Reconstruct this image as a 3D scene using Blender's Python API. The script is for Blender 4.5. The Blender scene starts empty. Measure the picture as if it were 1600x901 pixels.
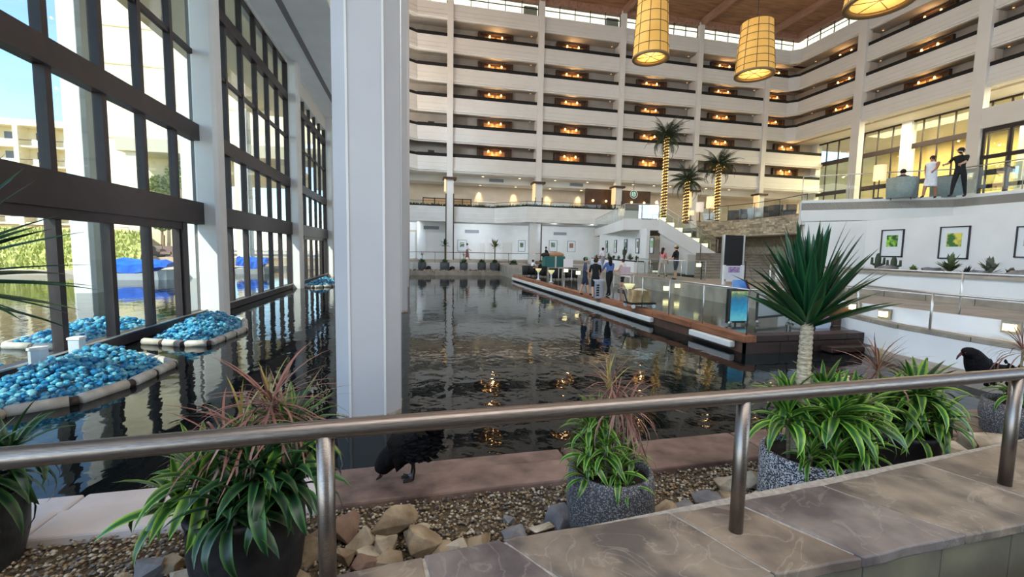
import bpy, bmesh, math, random
from math import sin, cos, pi, radians, sqrt, atan2, hypot
from mathutils import Vector, Matrix, Euler, noise as mnoise

random.seed(11)
SC = bpy.context.scene
COL = SC.collection

# ------------------------------------------------------------------ camera, sky, sun, large lights, exposure
FPX, YAW, PITCH, ROLL, EYE = 692.5, 0.22337, -0.08665, 0.01752, 2.3
_f = Vector((sin(YAW) * cos(PITCH), cos(YAW) * cos(PITCH), sin(PITCH)))
_r = Vector((cos(YAW), -sin(YAW), 0)); _u = _r.cross(_f)
CR = cos(ROLL) * _r + sin(ROLL) * _u
CU = -sin(ROLL) * _r + cos(ROLL) * _u
CF = _f
cam = bpy.data.objects.new('camera', bpy.data.cameras.new('camera')); COL.objects.link(cam)
cam.matrix_world = Matrix(((CR.x, CU.x, -CF.x, 0), (CR.y, CU.y, -CF.y, 0), (CR.z, CU.z, -CF.z, EYE), (0, 0, 0, 1)))
cam.data.sensor_width = 36; cam.data.lens = FPX / 1600 * 36
cam.data.clip_start = 0.05; cam.data.clip_end = 600
SC.camera = cam

world = bpy.data.worlds.new('world'); SC.world = world; world.use_nodes = True
wn = world.node_tree; wn.nodes.clear()
wo = wn.nodes.new('ShaderNodeOutputWorld'); wb = wn.nodes.new('ShaderNodeBackground'); ws = wn.nodes.new('ShaderNodeTexSky')
ws.sky_type = 'NISHITA'; ws.sun_disc = False; ws.sun_elevation = radians(45); ws.sun_rotation = radians(225); ws.air_density = 1.0; ws.dust_density = 0.1; ws.ozone_density = 3.0
wb.inputs['Strength'].default_value = 0.52
wn.links.new(ws.outputs[0], wb.inputs[0]); wn.links.new(wb.outputs[0], wo.inputs[0])

def lamp(name, kind, loc, energy, color=(1, 1, 1), **kw):
    d = bpy.data.lights.new(name, kind); d.energy = energy; d.color = color
    o = bpy.data.objects.new(name, d); COL.objects.link(o); o.location = loc
    for k, v in kw.items():
        if k == 'rot': o.rotation_euler = v
        else: setattr(d, k, v)
    return o
SUN_DIR = Vector((0.5, 0.5, -0.7071))
sun = lamp('sun', 'SUN', (-30, -30, 60), 9.5, (1.0, 0.92, 0.78), angle=0.009)
sun.rotation_euler = SUN_DIR.to_track_quat('-Z', 'Y').to_euler()
# added fill light high above the frame, the roof has no opening
lamp('atrium_fill', 'AREA', (18, 20, 26.3), 2300, (1.0, 0.96, 0.90), shape='RECTANGLE', size=34, size_y=22)
lamp('south_fill', 'AREA', (30, -15.8, 8), 5000, (0.66, 0.84, 1.0), shape='RECTANGLE', size=26, size_y=13, rot=(radians(88), 0, 0))  # added fill behind the camera, in front of the blank south wall
lamp('terrace_fill', 'AREA', (3.5, -1.0, 7.5), 560, (0.98, 0.97, 0.96), shape='RECTANGLE', size=10, size_y=4)  # added overhead fill to brighten the curb and plants
for uy in (8, 15, 22, 29, 36): lamp('west_fill_spot', 'SPOT', (-3.4, uy, 13.2), 2600, (0.74, 0.87, 1.0), spot_size=radians(140), spot_blend=0.8, shadow_soft_size=0.4, rot=Vector((0.80, 0.25, -0.5)).to_track_quat('-Z', 'Y').to_euler())  # unseen spots added to light the lower walls, no fixtures there
for uy in (4, 12, 21, 31, 41): lamp('soffit_fill_spot', 'SPOT', (-4.5, uy, 0.8), 650, (0.74, 0.88, 1.0), spot_size=radians(110), spot_blend=1.0, shadow_soft_size=0.08, rot=(radians(180), 0, 0))  # added spots that brighten the soffit from below, no fixtures there
lamp('west_daylight_fill', 'AREA', (-6.0, -6, 6), 850, (0.66, 0.84, 1.0), shape='RECTANGLE', size=12, size_y=14, rot=(0, radians(-90), 0))  # added fill, stands in for daylight through unbuilt window bays
lamp('ceiling_fill', 'AREA', (-4.4, 22, 12.9), 6000, (1.0, 0.88, 0.74), shape='RECTANGLE', size=1.6, size_y=40, rot=(0, radians(-172), 0))  # added light aimed up to brighten the wooden ceiling

SC.view_settings.view_transform = 'Standard'; SC.view_settings.look = 'None'
SC.view_settings.exposure = -0.3; SC.view_settings.gamma = 1.0; SC.view_settings.use_curve_mapping = False
SC.cycles.use_denoising = True
SC.cycles.max_bounces = 8; SC.cycles.transparent_max_bounces = 16

# ------------------------------------------------------------------ helpers
def ray(px, py):
    return CR * ((px - 800) / FPX) - CU * ((py - 450.5) / FPX) + CF
CP = Vector((0, 0, EYE))
def onz(px, py, z): d = ray(px, py); return CP + d * ((z - EYE) / d.z)
def ony(px, py, y): d = ray(px, py); return CP + d * (y / d.y)
def onx(px, py, x): d = ray(px, py); return CP + d * (x / d.x)
def zat(px, py, x, y):
    """height at which the sight line through a pixel passes the plan distance of (x, y)"""
    d = ray(px, py); s = (x * d.x + y * d.y) / (d.x ** 2 + d.y ** 2); return EYE + s * d.z

def lin(c):
    return tuple(((v / 12.92) if v <= 0.04045 else ((v + 0.055) / 1.055) ** 2.4) for v in (x / 255 for x in c))

MATS = {}
def mat(name, rgb, rough=0.6, rgb2=None, scale=6.0, detail=4, bump=0.0, bscale=None, metal=0.0, spec=0.5, emit=None, estr=0.0, alpha=1.0, trans=0.0,
        coords='Object', tex='noise', lo=0.35, hi=0.65, stretch=(1, 1, 1), sheen=0, ior=None):
    if name in MATS: return MATS[name]
    m = bpy.data.materials.new(name); m.use_nodes = True; MATS[name] = m
    nt = m.node_tree; b = nt.nodes['Principled BSDF']
    b.inputs['Roughness'].default_value = rough; b.inputs['Metallic'].default_value = metal
    b.inputs['Specular IOR Level'].default_value = spec
    if ior: b.inputs['IOR'].default_value = ior
    b.inputs['Transmission Weight'].default_value = trans
    c1 = lin(rgb) + (1,)
    b.inputs['Base Color'].default_value = c1
    if emit: b.inputs['Emission Color'].default_value = lin(emit) + (1,); b.inputs['Emission Strength'].default_value = estr
    if rgb2 or bump:
        tc = nt.nodes.new('ShaderNodeTexCoord'); mp = nt.nodes.new('ShaderNodeMapping'); mp.inputs['Scale'].default_value = stretch
        if coords == 'World':
            g = nt.nodes.new('ShaderNodeNewGeometry'); nt.links.new(g.outputs['Position'], mp.inputs[0])
        else:
            nt.links.new(tc.outputs[coords], mp.inputs[0])
    def tx(kind, sc):
        if kind == 'noise':
            t = nt.nodes.new('ShaderNodeTexNoise'); t.inputs['Scale'].default_value = sc; t.inputs['Detail'].default_value = detail; o = t.outputs['Fac']
        elif kind == 'voronoi':
            t = nt.nodes.new('ShaderNodeTexVoronoi'); t.inputs['Scale'].default_value = sc; o = t.outputs['Distance']
        elif kind == 'cells':
            t = nt.nodes.new('ShaderNodeTexVoronoi'); t.inputs['Scale'].default_value = sc
            s = nt.nodes.new('ShaderNodeSeparateColor'); nt.links.new(t.outputs['Color'], s.inputs[0]); nt.links.new(mp.outputs[0], t.inputs['Vector']); return s.outputs[0]
        else:
            t = nt.nodes.new('ShaderNodeTexWave'); t.inputs['Scale'].default_value = sc; t.inputs['Distortion'].default_value = 6; t.inputs['Detail'].default_value = 3; o = t.outputs['Fac']
        nt.links.new(mp.outputs[0], t.inputs['Vector']); return o
    if rgb2:
        r = nt.nodes.new('ShaderNodeValToRGB'); r.color_ramp.elements[0].position = lo; r.color_ramp.elements[1].position = hi
        r.color_ramp.elements[0].color = c1; r.color_ramp.elements[1].color = lin(rgb2) + (1,)
        nt.links.new(tx(tex, scale), r.inputs[0]); nt.links.new(r.outputs[0], b.inputs['Base Color'])
    if bump:
        bn = nt.nodes.new('ShaderNodeBump'); bn.inputs['Strength'].default_value = min(1, bump); bn.inputs['Distance'].default_value = 0.02 if bump <= 1 else 0.02 * bump
        nt.links.new(tx('noise' if tex == 'cells' else tex, bscale or scale), bn.inputs['Height']); nt.links.new(bn.outputs[0], b.inputs['Normal'])
    return m

def glass_mat(name, tint=(244, 250, 248), refl=0.03, rough=0.01):
    m = bpy.data.materials.new(name); m.use_nodes = True; nt = m.node_tree; nt.nodes.clear(); MATS[name] = m
    o = nt.nodes.new('ShaderNodeOutputMaterial'); t = nt.nodes.new('ShaderNodeBsdfTransparent'); g = nt.nodes.new('ShaderNodeBsdfGlossy')
    mx = nt.nodes.new('ShaderNodeMixShader'); lw = nt.nodes.new('ShaderNodeLayerWeight'); lw.inputs[0].default_value = 0.5
    pw = nt.nodes.new('ShaderNodeMath'); pw.operation = 'POWER'; pw.inputs[1].default_value = 5.0
    ma = nt.nodes.new('ShaderNodeMath'); ma.operation = 'MULTIPLY_ADD'; ma.inputs[1].default_value = 0.7; ma.inputs[2].default_value = refl
    t.inputs[0].default_value = lin(tint) + (1,); g.inputs[0].default_value = (1, 1, 1, 1); g.inputs[1].default_value = rough
    nt.links.new(lw.outputs['Facing'], pw.inputs[0]); nt.links.new(pw.outputs[0], ma.inputs[0]); nt.links.new(ma.outputs[0], mx.inputs[0])
    nt.links.new(t.outputs[0], mx.inputs[1]); nt.links.new(g.outputs[0], mx.inputs[2]); nt.links.new(mx.outputs[0], o.inputs[0])
    return m

def leaf_mat(name, mid, edge, tip=None, rough=0.38):
    """stripe across the blade from the mesh attribute 'across' (0 midrib, 1 edge)"""
    m = bpy.data.materials.new(name); m.use_nodes = True; nt = m.node_tree; b = nt.nodes['Principled BSDF']; MATS[name] = m
    a = nt.nodes.new('ShaderNodeAttribute'); a.attribute_name = 'across'
    r = nt.nodes.new('ShaderNodeValToRGB'); r.color_ramp.elements[0].position = 0.35; r.color_ramp.elements[1].position = 0.9
    r.color_ramp.elements[0].color = lin(mid) + (1,); r.color_ramp.elements[1].color = lin(edge) + (1,)
    oi = nt.nodes.new('ShaderNodeObjectInfo'); hs = nt.nodes.new('ShaderNodeHueSaturation'); mr = nt.nodes.new('ShaderNodeMapRange')
    mr.inputs['To Min'].default_value = 0.65; mr.inputs['To Max'].default_value = 1.3
    nt.links.new(oi.outputs['Random'], mr.inputs[0]); nt.links.new(mr.outputs[0], hs.inputs['Value'])
    nt.links.new(a.outputs['Fac'], r.inputs[0]); nt.links.new(r.outputs[0], hs.inputs['Color']); nt.links.new(hs.outputs[0], b.inputs['Base Color'])
    b.inputs['Roughness'].default_value = rough
    return m

class MB:
    def __init__(s): s.v = []; s.f = []; s.m = []; s.cur = 0
    def add(s, vs, fs):
        n = len(s.v); s.v += [tuple(v) for v in vs]; s.f += [tuple(i + n for i in f) for f in fs]; s.m += [s.cur] * len(fs); return s
    def box(s, x0, x1, y0, y1, z0, z1):
        return s.add([(x0, y0, z0), (x1, y0, z0), (x1, y1, z0), (x0, y1, z0), (x0, y0, z1), (x1, y0, z1), (x1, y1, z1), (x0, y1, z1)],
                     [(0, 3, 2, 1), (4, 5, 6, 7), (0, 1, 5, 4), (1, 2, 6, 5), (2, 3, 7, 6), (3, 0, 4, 7)])
    def prism(s, pts, z0, z1):
        """pts counter-clockwise in plan"""
        n = len(pts); a = sum(pts[i][0] * pts[(i + 1) % n][1] - pts[(i + 1) % n][0] * pts[i][1] for i in range(n))
        if a < 0: pts = pts[::-1]
        return s.add([(p[0], p[1], z0) for p in pts] + [(p[0], p[1], z1) for p in pts],
                     [tuple(range(n - 1, -1, -1)), tuple(range(n, 2 * n))] + [(i, (i + 1) % n, n + (i + 1) % n, n + i) for i in range(n)])
    def quadbox(s, a, b, t, z0, z1):
        """upright slab between plan points a, b with thickness t centred on the line"""
        a = Vector(a[:2]); b = Vector(b[:2]); d = (b - a).normalized(); n = Vector((-d.y, d.x)) * (t / 2)
        return s.prism([a - n, b - n, b + n, a + n], z0, z1)
    def sheet(s, p, t=0.012):
        """4 corner points -> thin slab"""
        p = [Vector(q) for q in p]; n = (p[1] - p[0]).cross(p[3] - p[0]).normalized() * (t / 2)
        return s.add([q - n for q in p] + [q + n for q in p], [(3, 2, 1, 0), (4, 5, 6, 7)] + [(i, (i + 1) % 4, 4 + (i + 1) % 4, 4 + i) for i in range(4)])
    def tube(s, path, r, n=8, cap=True):
        path = [Vector(p) for p in path]; k = len(path); rs = r if isinstance(r, (list, tuple)) else [r] * k
        vs = []; prev = None
        for i, p in enumerate(path):
            d = (path[min(i + 1, k - 1)] - path[max(i - 1, 0)]).normalized()
            if prev is None:
                ref = Vector((0, 0, 1)) if abs(d.z) < 0.9 else Vector((1, 0, 0)); u = d.cross(ref).normalized()
            else: u = (prev - d * prev.dot(d)).normalized()
            prev = u; w = d.cross(u)
            vs += [p + (u * cos(2 * pi * j / n) + w * sin(2 * pi * j / n)) * rs[i] for j in range(n)]
        fs = [(i * n + j, i * n + (j + 1) % n, (i + 1) * n + (j + 1) % n, (i + 1) * n + j) for i in range(k - 1) for j in range(n)]
        if cap: fs += [tuple(range(n - 1, -1, -1)), tuple((k - 1) * n + j for j in range(n))]
        return s.add(vs, fs)
    def lathe(s, prof, c=(0, 0, 0), n=24, sx=1, sy=1, cap=False):
        """prof: list of (radius, z)"""
        k = len(prof)
        vs = [(c[0] + r * sx * cos(2 * pi * j / n), c[1] + r * sy * sin(2 * pi * j / n), c[2] + z) for r, z in prof for j in range(n)]
        fs = [(i * n + j, i * n + (j + 1) % n, (i + 1) * n + (j + 1) % n, (i + 1) * n + j) for i in range(k - 1) for j in range(n)]
        if cap: fs += [tuple(range(n - 1, -1, -1)), tuple((k - 1) * n + j for j in range(n))]
        return s.add(vs, fs)
    def ball(s, c, r, nu=10, nv=6, rot=None):
        r = r if isinstance(r, (list, tuple)) else (r, r, r)
        vs = []
        for i in range(nv + 1):
            th = pi * i / nv
            for j in range(nu):
                v = Vector((sin(th) * cos(2 * pi * j / nu) * r[0], sin(th) * sin(2 * pi * j / nu) * r[1], cos(th) * r[2]))
                if rot: v = rot @ v
                vs.append(v + Vector(c))
        fs = [(i * nu + j, (i + 1) * nu + j, (i + 1) * nu + (j + 1) % nu, i * nu + (j + 1) % nu) for i in range(nv) for j in range(nu)]
        return s.add(vs, fs)
    def mesh(s, name, mats, smooth=False):
        me = bpy.data.meshes.new(name); me.from_pydata(s.v, [], s.f)
        mats = mats if isinstance(mats, (list, tuple)) else [mats]
        for q in mats: me.materials.append(q)
        if len(mats) > 1: me.polygons.foreach_set('material_index', s.m)
        if smooth: me.polygons.foreach_set('use_smooth', [True] * len(me.polygons))
        me.update(); return me
    def build(s, name, mats, parent=None, smooth=False, bevel=0, **tags):
        o = bpy.data.objects.new(name, s.mesh(name, mats, smooth)); COL.objects.link(o)
        if parent: o.parent = parent; o.matrix_parent_inverse = parent_inv(parent)
        if bevel:
            b = o.modifiers.new('bevel', 'BEVEL'); b.width = bevel; b.segments = 2; b.limit_method = 'ANGLE'
        for k, v in tags.items(): o[k] = v
        return o

def world_of(o):
    m = Matrix.LocRotScale(o.location, o.rotation_euler, o.scale)
    return (world_of(o.parent) @ o.matrix_parent_inverse @ m) if o.parent else m
def parent_inv(p): return world_of(p).inverted()

USED = {}
def tag(o, label=None, cat=None, group=None, kind=None):
    if label:
        o['label'] = label; USED[label] = USED.get(label, 0) + 1
    if cat: o['category'] = cat
    if group: o['group'] = group
    if kind: o['kind'] = kind
    return o
def thing(name, loc, label, cat, group=None, rz=0):
    o = bpy.data.objects.new(name, None); COL.objects.link(o); o.location = loc; o.rotation_euler = (0, 0, rz); o.empty_display_size = 0.1
    return tag(o, label, cat, group)
def struct(name, loc=(0, 0, 0)):
    o = bpy.data.objects.new(name, None); COL.objects.link(o); o.location = loc; o['kind'] = 'structure'; o.empty_display_size = 0.1; return o
def link(name, me, parent=None, loc=(0, 0, 0), rot=(0, 0, 0), scale=(1, 1, 1)):
    """object from shared mesh data; loc is local to parent"""
    o = bpy.data.objects.new(name, me); COL.objects.link(o); o.parent = parent; o.location = loc; o.rotation_euler = rot; o.scale = scale; return o
ORD = ['first', 'second', 'third', 'fourth', 'fifth', 'sixth', 'seventh', 'eighth', 'ninth', 'tenth', 'eleventh', 'twelfth', 'thirteenth', 'fourteenth', 'fifteenth', 'sixteenth',
       'seventeenth', 'eighteenth', 'nineteenth', 'twentieth']

# ------------------------------------------------------------------ materials
WHITE = mat('white_plaster', (228, 228, 227), 0.7, (222, 222, 220), 1.2, bump=0.05, bscale=40, coords='World')
WHITE2 = mat('white_paint_band', (226, 224, 220), 0.65, (222, 220, 215), 0.8, coords='World')
TAUPE = mat('taupe_wall', (176, 168, 158), 0.75, (164, 156, 146), 1.0, coords='World')
BEIGE = mat('beige_wall', (206, 194, 178), 0.75, (196, 184, 168), 1.0, coords='World')
CREAM = mat('cream_stucco', (244, 232, 204), 0.85, (238, 222, 190), 0.5, bump=0.1, bscale=20, coords='World')
BRONZE = mat('dark_bronze', (46, 38, 40), 0.45, (54, 45, 46), 3, coords='World', metal=0.0, spec=0.4)
STEEL = mat('brushed_steel', (150, 140, 132), 0.36, (122, 114, 108), 14, metal=1.0, coords='Object', stretch=(1, 30, 30))
STEEL2 = mat('pale_steel', (205, 205, 202), 0.35, metal=0.9)
BLACK = mat('black_metal', (22, 22, 24), 0.5)
PLANTER = mat('planter_black', (13, 13, 13), 0.8, (20, 21, 19), 4, coords='World')
WOODP = mat('dark_wood_panel', (82, 56, 38), 0.5, (60, 40, 27), 3, stretch=(8, 8, 0.6), coords='World')
WOODD = mat('lit_door_wood', (180, 128, 72), 0.5, (160, 110, 60), 3, stretch=(8, 8, 0.6), coords='World')
CEILW = mat('ceiling_wood', (168, 126, 92), 0.7, (124, 88, 62), 0.9, detail=8, stretch=(0.6, 3, 1), coords='World', lo=0.3, hi=0.7)
BEAMW = mat('beam_wood', (172, 132, 112), 0.7, (148, 110, 92), 1.5, coords='World', stretch=(3, 0.4, 3))
GLASS = glass_mat('window_glass')
RAILGLASS = glass_mat('rail_glass', (246, 250, 249), 0.02)
COATED = glass_mat('coated_rail_glass', (236, 244, 246), 0.22)
DECKW = mat('dock_wood', (160, 104, 72), 0.5, (124, 76, 50), 4, stretch=(2, 0.3, 2), coords='World')
DECKR = mat('dock_dark_board', (62, 42, 36), 0.45, (46, 32, 28), 4, stretch=(0.5, 2, 2), coords='World')
WETSTONE = mat('wet_dark_stone', (52, 50, 48), 0.10, (74, 70, 64), 2.5, coords='World', bump=0.15, bscale=3)
STEPSTONE = mat('step_stone', (160, 150, 134), 0.45, (130, 121, 108), 2.2, coords='World', bump=0.2, bscale=9)
TILE = mat('tan_path_tile', (168, 158, 144), 0.55, (142, 134, 122), 2, coords='World')
FLOORT = mat('lobby_floor_stone', (178, 168, 154), 0.5, (158, 148, 134), 0.7, coords='World')
DIRT = mat('dark_soil', (44, 34, 26), 0.95, (28, 21, 16), 18, bump=1, coords='World')
LAMPW = mat('warm_lamp', (255, 226, 170), 0.5, emit=(255, 205, 120), estr=9.0)
LAMPS = mat('warm_shade', (255, 230, 190), 0.6, emit=(255, 206, 140), estr=0.8)
DOWNL = mat('downlight_disc', (255, 240, 210), 0.5, emit=(255, 225, 170), estr=7.0)
STEPL = mat('step_light_face', (255, 246, 200), 0.5, emit=(255, 240, 170), estr=3.0)
SKIN = [mat('skin_light', (214, 164, 134), 0.55), mat('skin_tan', (178, 124, 92), 0.55)]
def cloth(rgb): return mat('cloth_%d_%d_%d' % rgb, rgb, 0.85, tuple(max(0, c - 12) for c in rgb), 14)

def make_water():
    m = bpy.data.materials.new('pond_water'); m.use_nodes = True; nt = m.node_tree; b = nt.nodes['Principled BSDF']
    b.inputs['Base Color'].default_value = (0.004, 0.007, 0.008, 1); b.inputs['Roughness'].default_value = 0.03; b.inputs['IOR'].default_value = 1.25
    g = nt.nodes.new('ShaderNodeNewGeometry'); mp = nt.nodes.new('ShaderNodeMapping'); mp.inputs['Scale'].default_value = (1.0, 0.75, 1)
    nt.links.new(g.outputs['Position'], mp.inputs[0])
    n1 = nt.nodes.new('ShaderNodeTexNoise'); n1.inputs['Scale'].default_value = 2.0; n1.inputs['Detail'].default_value = 2.0; n1.inputs['Distortion'].default_value = 0.6
    n2 = nt.nodes.new('ShaderNodeTexNoise'); n2.inputs['Scale'].default_value = 6.5; n2.inputs['Detail'].default_value = 2.0
    ad = nt.nodes.new('ShaderNodeMath'); ad.operation = 'MULTIPLY_ADD'; ad.inputs[1].default_value = 0.22
    nt.links.new(mp.outputs[0], n1.inputs['Vector']); nt.links.new(mp.outputs[0], n2.inputs['Vector'])
    nt.links.new(n2.outputs['Fac'], ad.inputs[0]); nt.links.new(n1.outputs['Fac'], ad.inputs[2])
    bn = nt.nodes.new('ShaderNodeBump'); bn.inputs['Strength'].default_value = 1.0; bn.inputs['Distance'].default_value = 0.007
    nt.links.new(ad.outputs[0], bn.inputs['Height']); nt.links.new(bn.outputs[0], b.inputs['Normal'])
    return m
WATER = make_water()

# ================================================================== LARGE STRUCTURE
WX = -6.45          # window plane
YB = 44.0           # front plane of the back galleries
XR = 42.5           # front plane of the side wing
ROOF = 27.0

w = MB(); w.add([(-70, -12, 0), (60, -12, 0), (60, 140, 0), (-70, 140, 0)], [(0, 1, 2, 3)])
w.build('water', WATER, kind='structure', label='dark rippled pond filling the atrium floor and running out under the windows')

# roof, wooden ceiling and its beams
c = struct('ceiling')
MB().box(-6.6, 43.3, -38, 44.7, ROOF, ROOF + 0.6).build('ceiling_boards', CEILW, c)
for x in (-5.2, 3.6, 12.5, 21.2, 30.2, 38.8):
    MB().box(x - 0.22, x + 0.22, -30, 43.9, ROOF - 0.55, ROOF + 0.02).build('beam', BEAMW, c)
MB().box(-6.5, 43.3, 43.9, 44.6, ROOF - 0.55, ROOF + 0.01).build('edge_beam', BEAMW, c)
MB().box(42.4, 43.2, -30, 43.9, ROOF - 0.55, ROOF + 0.01).build('edge_beam', BEAMW, c)
for y in (8, 17, 26, 35):
    MB().box(-6.5, 42.4, y - 0.15, y + 0.15, ROOF - 0.3, ROOF + 0.02).build('cross_beam', BEAMW, c)

MB().box(-6.9, 60, -16.6, -16, -0.3, ROOF).build('wall_sky_block', WHITE, kind='structure')  # unseen wall added to block sky light from behind the camera
# ---- left glass wall
wl = struct('wall_left')
MB().box(-6.9, -6.3, -38, 50, 11.95, ROOF).build('upper_wall', WHITE, wl)
MB().box(-6.35, -3.2, -38, 46, 11.9, 12.6).build('soffit', WHITE, wl)
MB().box(-5.2, -4.95, -38, 46, 11.87, 11.9).build('soffit_joint', mat('soffit_joint_grey', (120, 116, 118), 0.7), wl)
MB().box(-6.36, -6.28, -38, 46, 11.8, 11.9).build('soffit_trim', WHITE2, wl)
MB().box(-14.15, -6.9, -38, 46, 14.2, 15.0).build('outer_overhang', CREAM, wl)
CH = 0.19
def oct_pts(cx, cy, h, ch): return [(cx - h + ch, cy - h), (cx + h - ch, cy - h), (cx + h, cy - h + ch), (cx + h, cy + h - ch), (cx + h - ch, cy + h), (cx - h + ch, cy + h), (cx - h, cy + h - ch), (cx - h, cy - h + ch)]
wcols = (5.4, 15.95, 26.4, 36.85)
for y in wcols:
    MB().prism(oct_pts(-6.18, y, 0.34, 0.1), -0.3, 11.95).build('window_column', WHITE, wl, bevel=0.015)
for y in (26.4, 36.85):
    MB().box(-6.7, -6.3, y + 0.3, y + 10.2, 11.0, 12.0).build('lintel', WHITE2, wl)
MB().box(-6.6, -6.2, 46, 46.5, 0, 12).build('end_pier', WHITE, wl)

FR = 0.11
def window_bay(n, y0, y1, ms, door=False, ztop=11.95):
    wo = struct('window_%d' % n, (WX, y0, 0))
    def bar(a, b, z0, z1, d0=-0.1, d1=0.12, nm='transom'): MB().box(WX + d0, WX + d1, a, b, z0, z1).build(nm, BRONZE, wo)
    bar(y0, y1, 0.02, 0.26, -0.12, 0.14, 'sill')
    MB().box(WX + 0.14, WX + 0.17, y0, y1, 0.25, 0.28).build('sill_strip', STEEL2, wo)
    bar(y0, y1, 2.92, 3.58, -0.14, 0.2)
    bar(y0, y1, 5.44, 5.92, -0.12, 0.16)
    bar(y0, y1, 7.98, 8.12, -0.06, 0.06)
    bar(y0, y1, 9.9, 10.3, -0.12, 0.14)
    bar(y0, y1, ztop - 0.2, ztop, -0.1, 0.1)
    rows = ((0.26, 2.92), (3.58, 5.44), (5.92, 7.98), (8.12, 9.9), (10.3, ztop - 0.2))
    ys = [y0] + list(ms) + [y1]
    for k, (a, b) in enumerate(rows):
        for i in range(len(ys) - 1):
            MB().box(WX - 0.012, WX + 0.012, ys[i] + 0.03, ys[i + 1] - 0.03, a - 0.02, b + 0.02).build('pane', GLASS, wo)
    for y in ms:
        MB().box(WX - 0.09, WX + 0.09, y - 0.075, y + 0.075, 0.2, ztop - 0.1).build('mullion', BRONZE, wo)
    for y in (y0, y1):
        MB().box(WX - 0.11, WX + 0.13, y - 0.09, y + 0.09, 0.0, ztop).build('jamb', BRONZE, wo)
    if door:
        MB().box(WX - 0.05, WX + 0.16, door - 0.16, door + 0.1, 0.1, 3.0).build('door_post', BRONZE, wo)
        MB().box(WX - 0.02, WX + 0.14, door - 6, door, 2.72, 2.93).build('door_header', BRONZE, wo)
    return wo
window_bay(1, 5.85, 15.75, [6.85, 8.35, 9.9, 11.4, 12.85, 14.35], door=14.5)
window_bay(2, 16.25, 26.1, [18.1, 19.7, 21.3, 22.9, 24.45])
window_bay(3, 26.75, 36.5, [28.3, 29.9, 31.5, 33.1, 34.7], door=35.0)
window_bay(4, 37.2, 46.0, [39, 40.6, 42.2, 43.8])

# ---- free standing columns in the pond
for i, y in enumerate((6.43, 16.63, 26.8, 37.0)):
    o = struct('column', (-0.57, y, 0))
    MB().prism(oct_pts(-0.57, y, 0.42, 0.2), -0.3, ROOF).build('shaft', mat('column_paint', (198, 196, 198), 0.7, (192, 190, 192), 1.0, coords='World', bump=0.05, bscale=40), o)
    for s in (-1, 1):
        MB().box(-0.57 + s * 0.22 - 0.014, -0.57 + s * 0.22 + 0.014, y - 0.435, y - 0.41, 0.02, ROOF - 0.05).build('edge_strip', WHITE2, o)
    MB().prism(oct_pts(-0.57, y, 0.427, 0.2), -0.2, 0.07).build('stain_band', mat('waterline_stain', (150, 128, 100), 0.8, (190, 182, 168), 9, coords='World'), o)

# ---- back galleries
COLX = (3.6, 12.5, 21.2, 30.2, 38.8)
BAYS = [(-3.2, 3.6), (3.6, 12.5), (12.5, 21.2), (21.2, 30.2), (30.2, 38.8), (38.8, XR)]
TOPS = [11.42 + 2.77 * k for k in range(5)]
wbk = struct('wall_back')
def parapet_prof(top, black=True):
    """(depth outwards, z) outline of the stepped white fascia below the rail"""
    t = top - (0.27 if black else 0)
    return [(0.02, t), (0.02, t - 0.62), (0.0, t - 0.64), (0.0, t - 0.67), (0.06, t - 0.69), (0.06, t - 1.02), (0.04, t - 1.04), (0.04, t - 1.07), (0.12, t - 1.1), (0.12, t - 1.32), (0.03, t - 1.36), (0.03, t - 1.46), (-0.25, t - 1.46), (-0.25, t)]
def extrude(prof, a, b, outward):
    """extrude the outline between plan points a and b; outward = unit plan vector"""
    m = MB(); n = len(prof); a = Vector(a); b = Vector(b); o = Vector(outward)
    vs = [(*(a + o * p[0]), p[1]) for p in prof] + [(*(b + o * p[0]), p[1]) for p in prof]
    return m.add(vs, [(i, n + i, n + (i + 1) % n, (i + 1) % n) for i in range(n)] + [tuple(range(n)), tuple(range(2 * n - 1, n - 1, -1))])
for k, top in enumerate(TOPS + [25.2]):
    for i, (a, b) in enumerate(BAYS):
        a2 = 0.55 if i == 0 else a + 0.26; b2 = b - 0.26 if i < 5 else (XR - 0.8 if k > 1 else 47.0)
        black = k < 5
        extrude(parapet_prof(top, black), (a2, YB), (b2, YB), (0, -1)).build('parapet', WHITE2, wbk)
        if black: MB().box(a2, b2, YB - 0.02, YB + 0.3, top - 0.28, top + 0.04).build('planter_box', PLANTER, wbk)
    # turned corners at both ends
    extrude(parapet_prof(top, k < 5), (-1.6, YB - 1.3), (0.55, YB), Vector((1.3, -2.15)).normalized()).build('parapet', WHITE2, wbk)
    if k < 5: MB().quadbox((-1.6, YB - 1.15), (0.55, YB + 0.15), 0.25, top - 0.27, top).build('planter_box', PLANTER, wbk)
    if k > 1: 
        extrude(parapet_prof(top, k < 5), (XR - 0.8, YB), (XR, YB - 0.8), Vector((-1, -1)).normalized()).build('parapet', WHITE2, wbk)
        if k < 5: MB().quadbox((XR - 0.7, YB + 0.1), (XR + 0.1, YB - 0.7), 0.25, top - 0.27, top).build('planter_box', PLANTER, wbk)
    MB().box(-3.2, 48, YB + 0.1, 45.6, top - 1.5, top - 1.2).build('gallery_slab', TAUPE, wbk)
MB().box(-3.2, 48, 45.5, 45.9, 9.8, 25.2).build('corridor_wall', TAUPE, wbk)
for x in COLX:
    MB().box(x - 0.27, x + 0.27, YB - 0.3, YB + 0.3, 8.0, 26.7).build('pilaster', WHITE2, wbk)
    MB().box(x - 0.12, x + 0.12, YB + 0.3, 45.6, 9.8, 25.2).build('cross_wall', WHITE2, wbk)
MB().box(-10, 49, 49.5, 50, 24, 31).build('roof_deck_wall', CREAM, wbk)
MB().box(48.5, 49, 0, 49.5, 24, 31).build('roof_deck_wall', CREAM, wbk)
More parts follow.
